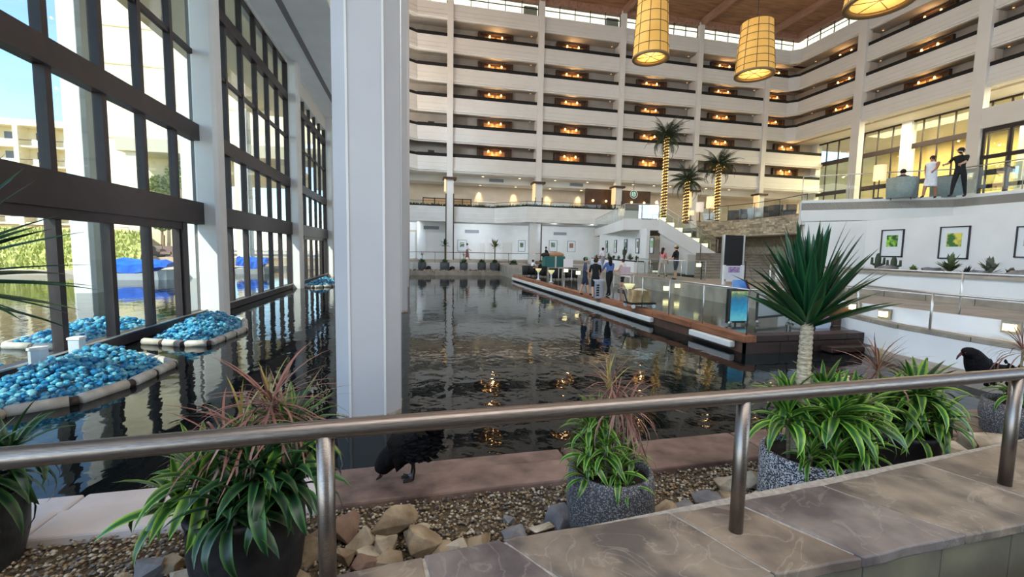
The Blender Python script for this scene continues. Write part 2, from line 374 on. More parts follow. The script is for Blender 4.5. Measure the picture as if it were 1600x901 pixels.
# clerestory windows under the roof
CLE = mat('clerestory_wall', (240, 232, 212), 0.8)
for i, (a, b) in enumerate(BAYS):
    wn_ = struct('window_%d' % (5 + i), (a, 46.4, 25.2))
    MB().box(a + 0.3, b - 0.3, 44.2, 44.22, 25.2, 26.5).build('pane', GLASS, wn_)
    n = max(2, int((b - a) / 1.5))
    for j in range(n + 1):
        x = a + 0.3 + (b - a - 0.6) * j / n
        MB().box(x - 0.03, x + 0.03, 44.14, 44.22, 25.2, 26.5).build('mullion', BRONZE, wn_)
    MB().box(a + 0.3, b - 0.3, 44.14, 44.22, 25.84, 25.9).build('transom', BRONZE, wn_)
    if i in (1, 2):
        MB().box(b - 1.7, b - 0.4, 44.25, 44.6, 25.2, 26.1).build('louvre_panel', TAUPE, wn_)

# wooden door alcoves with their two lamps
ROWN = ['lowest', 'second', 'third', 'fourth', 'fifth']
def alcove(loc, rz, label, group, two=True):
    t = thing('door_alcove', loc, label, 'door alcove', group, rz)
    # local frame: x along the wall, -y towards the atrium, z up from the gallery floor
    if not ALC:
        ALC['panel'] = MB().box(-1.75, 1.75, -0.08, 0.0, 0, 2.28).mesh('wood_panel', WOODP)
        ALC['side'] = MB().box(-0.09, 0.09, -0.35, -0.02, 0, 2.28).mesh('frame_side', WOODP)
        ALC['head'] = MB().box(-1.75, 1.75, -0.35, -0.02, 2.16, 2.28).mesh('header', WOODP)
        ALC['door'] = MB().box(-0.48, 0.48, -0.12, -0.08, 0, 1.98).mesh('door', WOODD)
        ALC['lamp'] = MB().lathe([(0.05, 0), (0.11, 0.02), (0.08, 0.22), (0.03, 0.26)], n=10, cap=True).mesh('sconce', LAMPW, True)
    link('wood_panel', ALC['panel'], t); link('header', ALC['head'], t)
    for s in (-1, 1): link('frame_side', ALC['side'], t, (1.68 * s, 0, 0))
    for s in (-0.62, 0.62):
        link('door', ALC['door'], t, (s, 0, 0)); link('sconce', ALC['lamp'], t, (s, -0.24, 1.86), (0, 0, 0), (.8, .8, .8))
    lo = lamp('alcove_light', 'POINT', (0, -0.42, 1.7), 55, (1, 0.62, 0.28), shadow_soft_size=0.12); lo.parent = t
    return t
ALC = {}
BAYC = {1: 8.2, 2: 16.3, 3: 25.4, 4: 34.3, 5: 40.9}
for k, top in enumerate(TOPS):
    for i, x in BAYC.items():
        alcove((43.3 if i == 5 and k < 2 else x, 45.5, top - 1.2), 0, 'lit wood door alcove, %s gallery, %s bay of the back wall' % (ROWN[k], ORD[i]), 'lit door alcoves on the back galleries')
# small ceiling lamps and grilles on the galleries
GLOW = mat('dim_warm_disc', (255, 220, 170), 0.6, emit=(255, 190, 120), estr=1.6)
DLM = MB().lathe([(0.0, 0), (0.06, 0.0), (0.07, 0.03)], n=12).mesh('diffuser', GLOW)
for k, top in enumerate(TOPS):
    for i in range(1, 5):
        b = BAYS[i][1]
        t = thing('gallery_lamp', (b - 0.75, 44.9, top + 1.09), 'small warm ceiling lamp, %s gallery, %s bay of the back wall' % (ROWN[k], ORD[i]), 'ceiling lamp', 'gallery ceiling lamps')
        link('diffuser', DLM, t, (0, 0, 0))
    if k in (0, 1, 2, 3):
        g = thing('air_grille', (1.9, 45.48, top + 0.35), 'small dark air grille on the corridor wall, %s gallery, leftmost bay of the back wall' % ROWN[k], 'air grille', 'gallery air grilles')
        MB().box(1.6, 2.2, 45.44, 45.5, top + 0.25, top + 0.55).build('grille_frame', BRONZE, g)

# lower gallery (open storey above the pond walk)
GY = 41.0
wg = struct('wall_gallery')
MB().box(-3.2, 48, 47.6, 48, 5.2, 9.2).build('rear_wall', BEIGE, wg)
MB().box(-3.2, 48, 47.6, 48, 0.9, 5.2).build('lower_rear_wall', WHITE, wg)
for x in (-0.5, 6.3, 10.0, 14.0, 18.0): lamp('promenade_fill', 'SPOT', (x, 44.35 if x < 9 else 42.5, 4.88), 420, (0.80, 0.90, 1.0), spot_size=radians(140), spot_blend=1.0, shadow_soft_size=0.1, rot=(radians(66), 0, 0))  # added spots brightening the wall under the gallery
lamp('gallery_light', 'AREA', (14, 46.2, 8.9), 170, (1.0, 0.90, 0.76), shape='RECTANGLE', size=34, size_y=1.5)
MB().box(-3.2, 48, YB + 0.1, 45.7, 9.62, 9.8).build('ceiling_slab', WHITE2, wg)
MB().box(-3.2, 48, 45.5, 48, 8.98, 9.2).build('ceiling_slab', WHITE2, wg)
MB().box(-3.2, 48, 45.5, 45.7, 9.2, 9.62).build('ceiling_drop', WHITE2, wg)
MB().prism([(-3.2, YB), (8.3, YB), (10.7, GY), (22.5, GY), (22.5, 48), (-3.2, 48)], 5.0, 5.35).build('gallery_floor', WHITE, wg)
gp = [(-3.2, YB), (3.2, YB), (8.1, YB), (10.6, GY), (19, GY), (22.5, GY)]
for a, b in zip(gp[:-1], gp[1:]):
    d = (Vector(b) - Vector(a)).normalized()
    prof = [(0.0, 6.42), (0.0, 5.85), (0.05, 5.83), (0.05, 5.4), (0.1, 5.38), (0.1, 4.95), (-0.25, 4.95), (-0.25, 6.42)]
    extrude(prof, a, b, (d.y, -d.x)).build('gallery_fascia', WHITE, wg)
    MB().quadbox(Vector(a) - Vector((d.y, -d.x)) * 0.15, Vector(b) - Vector((d.y, -d.x)) * 0.15, 0.24, 6.40, 6.5).build('planter_strip', PLANTER, wg)
for x in COLX[:3]:
    y = YB - 0.05
    MB().box(x - 0.36, x + 0.36, y - 0.36, y + 0.36, 1.2, 9.0).build('boxed_column', WHITE, wg)
    for s in (-1, 1): MB().box(x + s * 0.36 - 0.05, x + s * 0.36 + 0.05, y - 0.4, y - 0.3, 1.2, 7.6).build('wood_strip', WOODP, wg)
for x in COLX[3:]:
    MB().box(x - 0.36, x + 0.36, YB - 0.41, YB + 0.31, 4.4, 9.0).build('boxed_column', WHITE, wg)
MB().box(11.0, 11.6, GY + 0.2, GY + 0.8, 1.0, 5.0).build('support_column', WHITE, wg)
MB().prism([(0.55, 45.4), (1.35, 44.9), (3.3, 44.9), (3.3, 47.7), (0.55, 47.7)], 1.0, 5.0).build('wall_pier', WHITE, wg)
# back promenade and planted strip beyond the pond
fl = struct('floor')
MB().box(-6.3, 60, 42.0, 60, 0.4, 1.25).build('promenade', FLOORT, fl)
MB().box(-6.3, 24, 41.0, 42.0, 0.2, 1.0).build('walkway_edge', WHITE, fl)
MB().box(-6.3, 12.2, 39.35, 41.0, -0.2, 0.33).build('planting_bed', DIRT, fl)
for i in range(9):
    x = -6.3 + i * 2.05
    MB().box(x + 0.01, x + 2.04, 38.95, 39.42, 0.1, 0.36).build('coping_slab', TILE, fl, bevel=0.02)
    MB().box(x + 0.01, x + 2.04, 38.85, 39.3, -0.1, 0.14).build('coping_slab', TILE, fl, bevel=0.02)
# terrace the camera stands on, and lobby floor behind
MB().box(-6.3, 60, -60, 1.3, -0.3, 0.74).build('terrace', mat('slate_floor', (92, 84, 76), 0.5, (70, 64, 60), 2.5, coords='World', bump=0.3, bscale=8), fl)

# ---- side wing
wr = struct('wall_right')
RCOL = [36.0, 26.4, 17.0, 7.6]
RB = [(YB - 0.8, 36.0), (36.0, 26.4), (26.4, 17.0), (17.0, 7.6)]
for k, top in enumerate(TOPS + [25.2]):
    if k < 2: continue
    for i, (a, b) in enumerate(RB):
        a2 = a if i == 0 else a - 0.4; b2 = b + 0.4
        extrude(parapet_prof(top, k < 5), (XR, a2), (XR, b2), (-1, 0)).build('parapet', WHITE2, wr)
        if k < 5: MB().box(XR - 0.02, XR + 0.3, b2, a2, top - 0.28, top + 0.04).build('planter_box', PLANTER, wr)
    MB().box(XR + 0.1, 44.3, 4, 44.5, top - 1.5, top - 1.2).build('gallery_slab', TAUPE, wr)
MB().box(44.2, 44.6, 4, 45.6, 15.4, 25.2).build('corridor_wall', TAUPE, wr)
for y in RCOL:
    MB().box(XR - 0.3, XR + 0.35, y - 0.42, y + 0.42, 4.4, 26.7).build('pilaster', WHITE2, wr)
    MB().box(XR + 0.3, 44.3, y - 0.12, y + 0.12, 15.4, 25.2).build('cross_wall', WHITE2, wr)
for k, top in enumerate(TOPS):
    if k < 2: continue
    for i, (a, b) in enumerate(RB):
        if i == 0: yy = 39.2
        else: yy = (a + b) / 2 + 0.1
        alcove((44.2, yy, top - 1.2), -pi / 2, 'lit wood door alcove, %s gallery, %s bay of the side wing' % (ROWN[k], ORD[i]), 'lit door alcoves on the side wing')
        t = thing('gallery_lamp', (43.6, a - 0.8, top + 1.09), 'small warm ceiling lamp, %s gallery, %s bay of the side wing' % (ROWN[k], ORD[i]), 'ceiling lamp', 'gallery ceiling lamps')
        link('diffuser', DLM, t)
for i, (a, b) in enumerate(RB):
    wn_ = struct('window_%d' % (11 + i), (44.6, b, 25.2))
    MB().box(42.72, 42.74, b + 0.4, a - 0.4, 25.2, 26.5).build('pane', GLASS, wn_)
    n = max(3, int((a - b) / 1.5))
    for j in range(n + 1):
        y = b + 0.4 + (a - b - 0.8) * j / n
        MB().box(42.68, 42.76, y - 0.03, y + 0.03, 25.2, 26.5).build('mullion', BRONZE, wn_)
    MB().box(42.68, 42.76, b + 0.4, a - 0.4, 25.84, 25.9).build('transom', BRONZE, wn_)
# tall lobby windows under the side wing
LX = 47.5
MB().box(XR + 0.3, 60, 4, 47.4, 15.45, 15.75).build('lobby_ceiling', WHITE, wr)
MB().box(XR + 0.02, XR + 0.3, 4, 43.5, 15.2, 15.75).build('lobby_beam', WHITE2, wr)
lobby_cols = [45.2, 34.95, 26.0, 17.0, 8.0]
for j, (a, b) in enumerate(zip(lobby_cols[:-1], lobby_cols[1:])):
    wn_ = struct('window_%d' % (15 + j), (LX, b, 4.5))
    MB().box(LX - 0.35, LX + 0.35, a - 0.45, a + 0.45, 4.4, 15.5).build('pier', WHITE, wn_)
    n = 7
    for q in range(1, n):
        y = b + (a - b) * q / n
        MB().box(LX - 0.06, LX + 0.06, y - 0.05, y + 0.05, 4.5, 15.5).build('mullion', BRONZE, wn_)
    for z0, z1 in ((6.2, 6.6), (9.3, 9.75), (12.78, 13.25), (15.3, 15.5)):
        MB().box(LX - 0.1, LX + 0.1, b, a, z0, z1).build('transom', BRONZE, wn_)
    for q in range(n):
        ya = b + (a - b) * q / n; yb = b + (a - b) * (q + 1) / n
        for z0, z1 in ((4.5, 6.2), (6.6, 9.3), (9.75, 12.78), (13.25, 15.3)):
            MB().box(LX - 0.01, LX + 0.01, ya + 0.04, yb - 0.04, z0, z1).build('pane', GLASS, wn_)
MB().box(59.5, 60, 4, 60, 4.0, 15.5).build('lobby_far_wall', mat('golden_wall', (226, 196, 130), 0.8, (214, 182, 118), 0.8, coords='World'), wr)
MB().box(XR - 0.25, XR + 0.35, 17.2, 26.2, 12.1, 13.6).build('cross_band', WHITE2, wr)
lamp('lobby_fill', 'AREA', (53.5, 30, 15.2), 11000, (1.0, 0.80, 0.46), shape='RECTANGLE', size=6, size_y=26)  # added warm light, stands in for a sunlit view behind the glass
lamp('lobby_front_light', 'AREA', (45.2, 28, 15.3), 3200, (1.0, 0.86, 0.55), shape='RECTANGLE', size=2.4, size_y=24)
# a bronze window set low in the next bay
wn_ = struct('window_20', (XR, 17.4, 4.5))
for z in (5.0, 7.6, 9.8, 11.8): MB().box(XR - 0.05, XR + 0.2, 17.4, 26.0, z, z + 0.28).build('transom', BRONZE, wn_)
for y in (17.5, 19.2, 20.9, 22.6, 24.3, 25.9): MB().box(XR - 0.02, XR + 0.16, y - 0.08, y + 0.08, 4.5, 12.1).build('mullion', BRONZE, wn_)
MB().box(XR + 0.06, XR + 0.08, 17.4, 26, 4.5, 12.1).build('pane', GLASS, wn_)

# ================================================================== RIGHT TERRACES, RAMPS AND STAIRS
wt = struct('wall_terrace')
UP = 4.5
A1 = onz(1253, 313, 4.62); A2 = onz(1492, 306, 4.62); A3 = onz(1600, 295, 4.62); A3 = A2 + (A3 - A2) * 1.0
A4 = A3 + (A3 - A2) * 0.9
edge = [(A1.x, A1.y), (A2.x, A2.y), (A3.x, A3.y), (A4.x, A4.y)]
SW = [(24.0, 29.6), (19.9, 28.2), (20.6, 26.2), (20.9, 24.2), (20.7, 22.0), (20.1, 19.6)]     # stone wall line, from the bridge to the white fascia
MB().prism(SW + edge + [(48, edge[-1][1]), (48, 47), (24, 47)], UP - 0.3, UP).build('upper_floor', FLOORT, wt)
prof = [(0.0, 4.62), (0.0, 3.75), (-0.2, 3.6), (-0.6, 3.6), (-0.6, 4.62)]
for a, b in zip(edge[:-1], edge[1:]):
    d = (Vector(b) - Vector(a)).normalized()
    extrude(prof, a, b, (-abs(d.y), -abs(d.x)) if False else (d.y, -d.x)).build('terrace_fascia', WHITE, wt)
# end of the fascia and its leaning pier
MB().prism([edge[0], (edge[0][0] + 0.5, edge[0][1] - 0.1), (20.4, 19.4), (20.0, 19.8)], 3.6, 4.62).build('fascia_return', WHITE, wt)
pp = [onz(1250, 330, 4.2), onz(1262, 330, 4.2)]
MB().prism([(edge[0][0] + 0.15, edge[0][1] - 0.1), (edge[0][0] + 1.5, edge[0][1] - 1.7), (edge[0][0] + 1.8, edge[0][1] - 1.3), (edge[0][0] + 0.5, edge[0][1] + 0.4)], 1.0, 3.7).build('white_pier', WHITE, wt)
# recessed picture wall, planter ledge, white base walls, ramps
WD = 17.6
MB().box(WD, WD + 0.3, 4, 15.2, 0.5, 3.7).build('picture_wall', WHITE, wt)
MB().prism([(edge[0][0] + 0.4, edge[0][1] - 0.3), (WD, 14.2), (WD + 0.3, 15.2), (edge[0][0] + 1.2, edge[0][1])], 1.0, 3.7).build('splayed_wall', WHITE, wt)
MB().box(14.6, WD, 4, 15.4, 0.3, 1.78).build('planter_ledge', WHITE, wt)
MB().box(14.5, 14.75, 4, 15.45, 1.76, 1.84).build('ledge_coping', TILE, wt)
MB().box(14.75, WD, 4, 15.4, 1.76, 1.80).build('ledge_soil', DIRT, wt)
MB().box(11.7, 14.6, 3, 17.6, 0.0, 1.05).build('upper_ramp', TILE, wt)
for i in range(10):
    y = 4 + i * 1.15
    MB().box(14.42, 14.6, y + 0.01, y + 1.14, 1.05, 1.22).build('tile_skirting', STEPSTONE, wt)
MB().box(11.6, 11.72, 3, 12.0, 0.0, 1.06).build('ramp_wall', WHITE, wt)
wal = [(11.9, 10.6), (11.1, 9.2), (10.55, 7.6), (10.4, 6.2), (10.4, 4.6), (10.9, 2.0)]
MB().prism(wal + [(11.6, 2.0), (11.6, 10.6)], -0.2, 0.70).build('lower_walk', WHITE, wt)
for a, b in zip(wal[:-1], wal[1:]):
    a = Vector(a); b = Vector(b); n = max(1, int((b - a).length / 0.8))
    for q in range(n):
        MB().quadbox(a + (b - a) * (q / n + 0.004) + Vector((0.1, 0)), a + (b - a) * ((q + 1) / n - 0.004) + Vector((0.1, 0)), 0.22, 0.70, 0.80).build('curb_stone', STEPSTONE, wt, bevel=0.01)
# strip of pale coping at the foot of the white wall
wal2 = [(11.2, 9.3), (10.35, 8.0), (9.95, 6.9), (9.75, 5.8), (9.6, 4.75)]
MB().prism([Vector(p) for p in wal2] + [(10.6, 4.75), (10.5, 7.6), (11.3, 9.2)], -0.2, 0.15).build('pond_coping', TILE, wt, bevel=0.02)

# landing below the stairs, steps, landing at the stone wall
st = struct('floor_stairs')
MB().prism([(11.9, 17.85), (19.0, 17.85), (19.0, 20.6), (14.6, 20.6), (14.6, 42), (10.6, 42), (11.9, 30)], 0.2, 1.0).build('lower_landing', TILE, st)
MB().prism([(7.9, 34.5), (11.9, 33.0), (11.9, 41), (7.9, 41)], 0.0, 0.95).build('promenade_ramp', TILE, st)
for k in range(9):
    y0 = 20.2 + k * 0.42
    for j in range(4):
        xa = 14.2 + j * 1.75; sl = lambda y: (y - 20.2) * 0.72; z = 1.0 + k * 0.145
        MB().prism([(xa + 0.01 + sl(y0), y0), (xa + 1.74 + sl(y0), y0), (xa + 1.74 + sl(25.0), 25.0), (xa + 0.01 + sl(25.0), 25.0)], z, z + 0.133).build('step_slab', STEPSTONE, st)
        MB().prism([(xa + 0.01 + sl(y0 - .03), y0 - 0.03), (xa + 1.74 + sl(y0 - .03), y0 - 0.03), (xa + 1.74 + sl(y0 + .44), y0 + 0.44), (xa + 0.01 + sl(y0 + .44), y0 + 0.44)], z + 0.125, z + 0.165).build('tread', TILE, st)
MB().prism([(17.2, 23.9), (24, 23.9), (24, 28.6), (19.6, 28.6), (19.6, 25.4), (18.2, 25.1)], 1.6, 2.3).build('upper_landing', TILE, st)
# stone retaining wall: many small flat stones, far off
def stone_wall(line, z0, z1, rng, dep=0.09):
    m = MB(); tot = 0
    for a, b in zip(line[:-1], line[1:]):
        a = Vector(a); b = Vector(b); L = (b - a).length; d = (b - a) / L; nrm = Vector((-d.y, d.x))
        z = z0
        while z < z1:
            h = rng.uniform(0.07, 0.14); h = min(h, z1 - z + 0.01); s = 0
            while s < L:
                wd = rng.uniform(0.2, 0.55); e = min(L, s + wd); t = rng.uniform(0.0, dep)
                m.cur = rng.choice((0, 0, 1, 2))
                p = a + d * (s + 0.008); q = a + d * (e - 0.008)
                m.prism([p + nrm * 0.1, q + nrm * 0.1, q - nrm * (0.02 + t), p - nrm * (0.02 + t)], z + 0.006, z + h - 0.006); s = e
            z += h
    return m
STONES = [mat('wall_stone_a', (176, 162, 138), 0.85, (150, 136, 114), 5, coords='World', bump=0.3), mat('wall_stone_b', (200, 186, 160), 0.85, (172, 158, 134), 5, coords='World', bump=0.3), mat('wall_stone_c', (146, 132, 112), 0.85, (122, 110, 92), 5, coords='World', bump=0.3)]
rs = random.Random(4)
sw = struct('wall_stone')
for a, b in zip(SW[:-1], SW[1:]):
    MB().quadbox(a, b, 0.12, 3.45, 4.46).build('backing', STONES[2], sw)
MB().prism([(20.4, 28.3), (22.2, 26.4), (22.4, 24.0), (22.2, 21.6), (21.4, 18.6), (22.4, 18.6), (23.2, 24), (22.6, 28.6)], 0.9, 4.3).build('recess_wall', STONES[2], sw)
MB().prism([SW[1], SW[2], SW[3], SW[4], SW[5], (21.6, 19.4), (22.3, 22), (22.5, 24), (22.3, 26.4), (20.6, 28.4)], 3.40, 3.46).build('recess_soffit', STONES[2], sw)
o = stone_wall([SW[i] for i in range(len(SW) - 1, -1, -1)], 3.45, 4.5, rs).build('stacked_stones', STONES, sw); o['kind'] = 'stuff'
o = stone_wall([(SW[0][0], SW[0][1]), SW[1], (20.45, 26.8)][::-1], 1.9, 3.46, rs).build('stacked_stones', STONES, sw); o['kind'] = 'stuff'

# bridge, landing and the flight that comes down from it
br = struct('wall_bridge')
L1 = onz(975, 342, 4.45); L2 = onz(1030, 343, 4.45)
bx0, by0, bx1, by1 = L1.x, L1.y, L2.x, L2.y
MB().prism([(bx0, by0), (bx1, by1), (bx1 + 1.2, by1 + 1.5), (19.0, 30), (21.0, 41.0), (17.5, 41.0), (15.0, 31.8)], 3.75, 4.45).build('bridge_deck', WHITE, br)
F0 = Vector((bx1, by1, 4.45)); F1 = ony(1122, 404, 25.2)
dxy = Vector((F1.x - F0.x, F1.y - F0.y)).normalized(); nxy = Vector((-dxy.y, dxy.x))
def slopebox(p, q, t0, t1, h0, h1):
    """sloping beam from p to q, from t0 to t1 sideways, h0 to h1 above the line"""
    vs = []
    for e in (p, q):
        for t, h in ((t0, h0), (t1, h0), (t1, h1), (t0, h1)): vs.append((e.x + nxy.x * t, e.y + nxy.y * t, e.z + h))
    return MB().add(vs, [(0, 1, 2, 3), (7, 6, 5, 4), (0, 4, 5, 1), (1, 5, 6, 2), (2, 6, 7, 3), (3, 7, 4, 0)])
F1v = Vector((F1.x, F1.y, 2.15))
slopebox(F0, F1v, 0.0, 0.18, -0.85, 0.1).build('stringer', WHITE, br)
slopebox(F0, F1v, 1.7, 1.88, -0.6, 0.1).build('stringer', WHITE, br)
for k in range(15):
    f = (k + 0.5) / 15; p = F0.lerp(F1v, f)
    q0 = F0.lerp(F1v, k / 15); q1 = F0.lerp(F1v, (k + 1) / 15)
    pts = [q0.xy + nxy * 0.15, q1.xy + nxy * 0.15, q1.xy + nxy * 1.72, q0.xy + nxy * 1.72]
    MB().prism(pts, p.z - 0.25, p.z).build('step', STEPSTONE, br)
MB().prism([(F1v.x - 2.2, F1v.y + 0.02), (F1v.x, F1v.y + 0.02), (F1v.x, F1v.y + 0.2), (F1v.x - 2.2, F1v.y + 0.2)], 0.9, 2.2).build('base_wall', WHITE, br)
for f, h in ((0.03, 1.6), (0.5, 1.4)):
    pass
# wedge wall under the flight
G0 = F0 + Vector((0.2, 0.1, -0.8)); G1 = F1v
MB().add([(G0.x, G0.y, 1.0), (G1.x, G1.y, 1.0), (G1.x, G1.y, G1.z), (G0.x, G0.y, G0.z), (G0.x + nxy.x * .2, G0.y + nxy.y * .2, 1.0), (G1.x + nxy.x * .2, G1.y + nxy.y * .2, 1.0), (G1.x + nxy.x * .2, G1.y + nxy.y * .2, G1.z), (G0.x + nxy.x * .2, G0.y + nxy.y * .2, G0.z)],
         [(0, 1, 2, 3), (7, 6, 5, 4), (0, 4, 5, 1), (1, 5, 6, 2), (2, 6, 7, 3), (3, 7, 4, 0)]).build('wedge_wall', WHITE, br)
# picture wall behind, with a white planter counter in front
PW0 = (15.6, 38.0); PW1 = onz(1012, 403, 1.7).xy
ry = ray(1012, 390); s_ = 25.5 / ry.y; PW1 = (ry.x * s_, ry.y * s_)
ry = ray(938, 390); s_ = 37.0 / ry.y; PW0 = (ry.x * s_, ry.y * s_)
MB().quadbox(PW0, PW1, 0.2, 0.9, 3.8).build('picture_wall', WHITE, br)
PD = (Vector(PW1) - Vector(PW0)).normalized(); PN = Vector((PD.y, -PD.x)) if Vector((PD.y, -PD.x)).x < 0 else Vector((-PD.y, PD.x))
MB().quadbox(Vector(PW0) + PN * 0.5, Vector(PW1) + PN * 0.5, 0.7, 0.9, 1.68).build('planter_counter', WHITE, br)
MB().quadbox(Vector(PW0) + PN * 0.5, Vector(PW1) + PN * 0.5, 0.6, 1.66, 1.74).build('counter_soil', DIRT, br)

# ---- floating dock with its boards
dk = struct('floor_dock')
MB().box(7.75, 11.9, 9.0, 32.5, 0.1, 0.40).build('deck_surface', WETSTONE, dk)
MB().prism([(7.75, 32.5), (11.9, 32.5), (11.9, 34), (7.9, 34)], 0.0, 0.38).build('deck_surface', WETSTONE, dk)
for i in range(12):
    y = 8.62 + i * 2.0
    MB().box(7.45, 7.80, y + 0.01, y + 1.99, 0.26, 0.42).build('edge_plank', DECKW, dk, bevel=0.01)
    MB().box(7.52, 7.75, y + 0.01, y + 1.99, 0.0, 0.26).build('side_plank', mat('dock_side_wood', (96, 66, 52), 0.5, (78, 52, 40), 4, coords='World'), dk)
    if y < 32 and i not in (1,): MB().box(7.36, 7.52, y + (0.35 if i == 0 else 0.0), y + 1.97, 0.08, 0.24).build('fender', mat('white_fender', (226, 222, 216), 0.5), dk, bevel=0.03)
for i in range(4):
    MB().box(7.80 + i * 0.86, 8.65 + i * 0.86, 8.62, 9.0, 0.27, 0.42).build('edge_plank', DECKR, dk, bevel=0.01)
    MB().box(7.52 + i * 0.94, 8.45 + i * 0.94, 8.62, 8.74, 0.0, 0.26).build('front_board', DECKR, dk)
MB().box(7.9, 11.5, 8.74, 11, -0.3, 0.2).build('float', BLACK, dk)
MB().box(9.6, 11.2, 8.3, 8.62, 0.02, 0.16).build('low_step', DECKR, dk, bevel=0.02)

# ================================================================== RAILINGS
def rail_run(name, pts, h, label, cat='railing', r=0.02, posts=None, glass=None, gm=None, mats=STEEL2, mid=None, post_r=0.018, group=None):
    """pts: 3-D floor points; a hand rail at height h with posts, optional glass panels and a mid rail"""
    pts = [Vector(p) for p in pts]; t = thing(name, pts[0], label, cat, group)
    up = Vector((0, 0, h))
    MB().tube([p + up for p in pts], r, 8).build('handrail', mats, t, True)
    if mid: MB().tube([p + Vector((0, 0, mid)) for p in pts], r * 0.8, 6).build('mid_rail', mats, t, True)
    n = 0
    for a, b in zip(pts[:-1], pts[1:]):
        k = max(1, round((b - a).length / (posts or 1.6)))
        for i in range(k + (1 if b is pts[-1] else 0)):
            p = a + (b - a) * i / k
            MB().tube([p, p + up], post_r, 6).build('post', mats, t, True)
        if glass:
            for i in range(k):
                p = a + (b - a) * ((i + 0.03) / k); q = a + (b - a) * ((i + 0.97) / k)
                MB().sheet([p + Vector((0, 0, 0.06)), q + Vector((0, 0, 0.06)), q + Vector((0, 0, h - 0.06)), p + Vector((0, 0, h - 0.06))], 0.012).build('glass_panel', gm or RAILGLASS, t)
    return t
rail_run('glass_railing', [(7.62, 8.75, 0.42), (7.62, 13.6, 0.42)], 1.06, 'glass railing with pale handrail along the wooden dock edge, running back from the dock corner', glass=True, posts=1.62)
rail_run('glass_railing', [(7.62, 8.75, 0.42), (9.3, 8.75, 0.42)], 1.06, 'short glass railing across the front of the dock at its corner', glass=True, posts=1.7)
rail_run('low_barrier', [(7.9, 15.0, 0.42), (8.0, 16.6, 0.42), (9.2, 17.2, 0.42)], 0.95, 'steel barrier with black corner post behind the cup lamp on the dock', posts=1.6, mats=STEEL2, mid=0.5)
rail_run('low_barrier', [(7.75, 18.0, 0.42), (8.2, 20.0, 0.42), (7.75, 22.8, 0.42)], 0.95, 'thin steel barrier beside the two far cup lamps on the dock', posts=1.6, mid=None)
rail_run('back_railing', [(-2.5, 41.4, 1.0), (9, 41.4, 1.0), (14.2, 41.4, 1.0)], 0.98, 'thin dark rail along the far walkway behind the potted plants', mats=BRONZE, posts=2.4, r=0.025)
rail_run('gallery_glass_railing', [(-3.0, YB - 0.02, 6.48), (8.1, YB - 0.02, 6.48), (10.6, GY - 0.02, 6.48), (22.4, GY - 0.02, 6.48)], 0.42, 'dark topped glass railing above the planted edge of the far lower gallery', mats=BRONZE, glass=True, posts=2.6)
rail_run('bridge_glass_railing', [(17.55, 40.9, 4.45), (15.05, 31.8, 4.45), (bx0 + 0.05, by0 + 0.05, 4.45), (bx1, by1 + 0.05, 4.45)], 1.0, 'glass railing around the white bridge landing above the framed pictures', mats=STEEL2, glass=True, posts=1.4, gm=COATED)
rail_run('stair_glass_railing', [F0 + Vector((0, 0.1, 0.1)), F1v + Vector((0, 0.1, 0.1))], 0.95, 'sloping glass railing on the pond side of the white stair flight', mats=STEEL2, glass=True, posts=1.5)
rail_run('stair_glass_railing', [F0 + Vector((nxy.x * 1.8, nxy.y * 1.8, 0.1)), F1v + Vector((nxy.x * 1.8, nxy.y * 1.8, 0.1))], 0.95, 'sloping glass railing on the stone wall side of the white stair flight', mats=STEEL2, glass=True, posts=1.5)
rail_run('stone_wall_railing', [(SW[i][0] + 0.15, SW[i][1], UP) for i in range(1, 6)], 1.0, 'dark glass railing above the stacked stone wall of the cafe terrace', mats=BRONZE, glass=True, posts=1.8)
rail_run('terrace_glass_railing', [(e[0] + 0.12, e[1] + 0.12, 4.62) for e in edge[:2]], 1.02, 'clear glass railing with thin rail on the upper terrace, in front of the armchairs', mats=STEEL2, glass=True, posts=1.9)
rail_run('terrace_glass_railing', [(e[0] + 0.12, e[1] + 0.12, 4.62) for e in edge[1:]], 1.02, 'sky reflecting glass railing on the upper terrace at the right picture edge', mats=STEEL2, glass=True, posts=1.9, gm=COATED)
# ramp railings on the right
def post_rail(name, base_px, z, label, end_pts, mats=STEEL2, mid=True):
    pass
rail_run('ramp_railing', [(11.75, 4.6, 1.05), (11.75, 12.6, 1.05)], 0.92, 'upper pale tube railing on the ramp below the framed pictures', posts=2.7, mid=0.42, r=0.024, post_r=0.024)
rail_run('ramp_railing', [(10.55, 4.2, 0.78), (10.55, 7.0, 0.78), (11.2, 9.1, 0.78)], 0.78, 'lower pale tube railing on the stone curb above the white pond wall', posts=2.4, r=0.024, post_r=0.024)
# stair railings
for i, (xa, lab) in enumerate(((14.5, 'dark sloping handrail at the left end of the broad stone steps'), (17.0, 'dark sloping handrail in the middle of the broad stone steps'), (20.9, 'dark sloping handrail at the right end of the broad stone steps'))):
    t = thing('stair_handrail', (xa, 20.2, 1.0), lab, 'handrail', 'handrails of the broad steps')
    X = lambda y: xa + max(-0.6, (y - 20.2) * 0.72)
    MB().tube([(X(19.2), 19.2, 1.0), (X(19.2), 19.2, 1.92), (X(20.0), 20.0, 1.95), (X(24.0), 24.0, 3.25), (X(24.6), 24.6, 3.25)], 0.025, 8).build('handrail', BRONZE, t, True)
    for y, z in ((20.9, 1.3), (22.6, 1.9), (24.4, 2.3)):
        MB().tube([(X(y), y, z), (X(y), y, 1.95 + (min(y, 24) - 20.0) * 0.325)], 0.03, 8).build('post', STEEL2, t, True)
o = rail_run('landing_railing', [(13.2, 17.95, 1.0), (11.95, 17.95, 1.0), (11.95, 22.0, 1.0)], 0.95, 'pale posted railing at the edge of the landing in front of the broad steps', posts=1.3, glass=True)

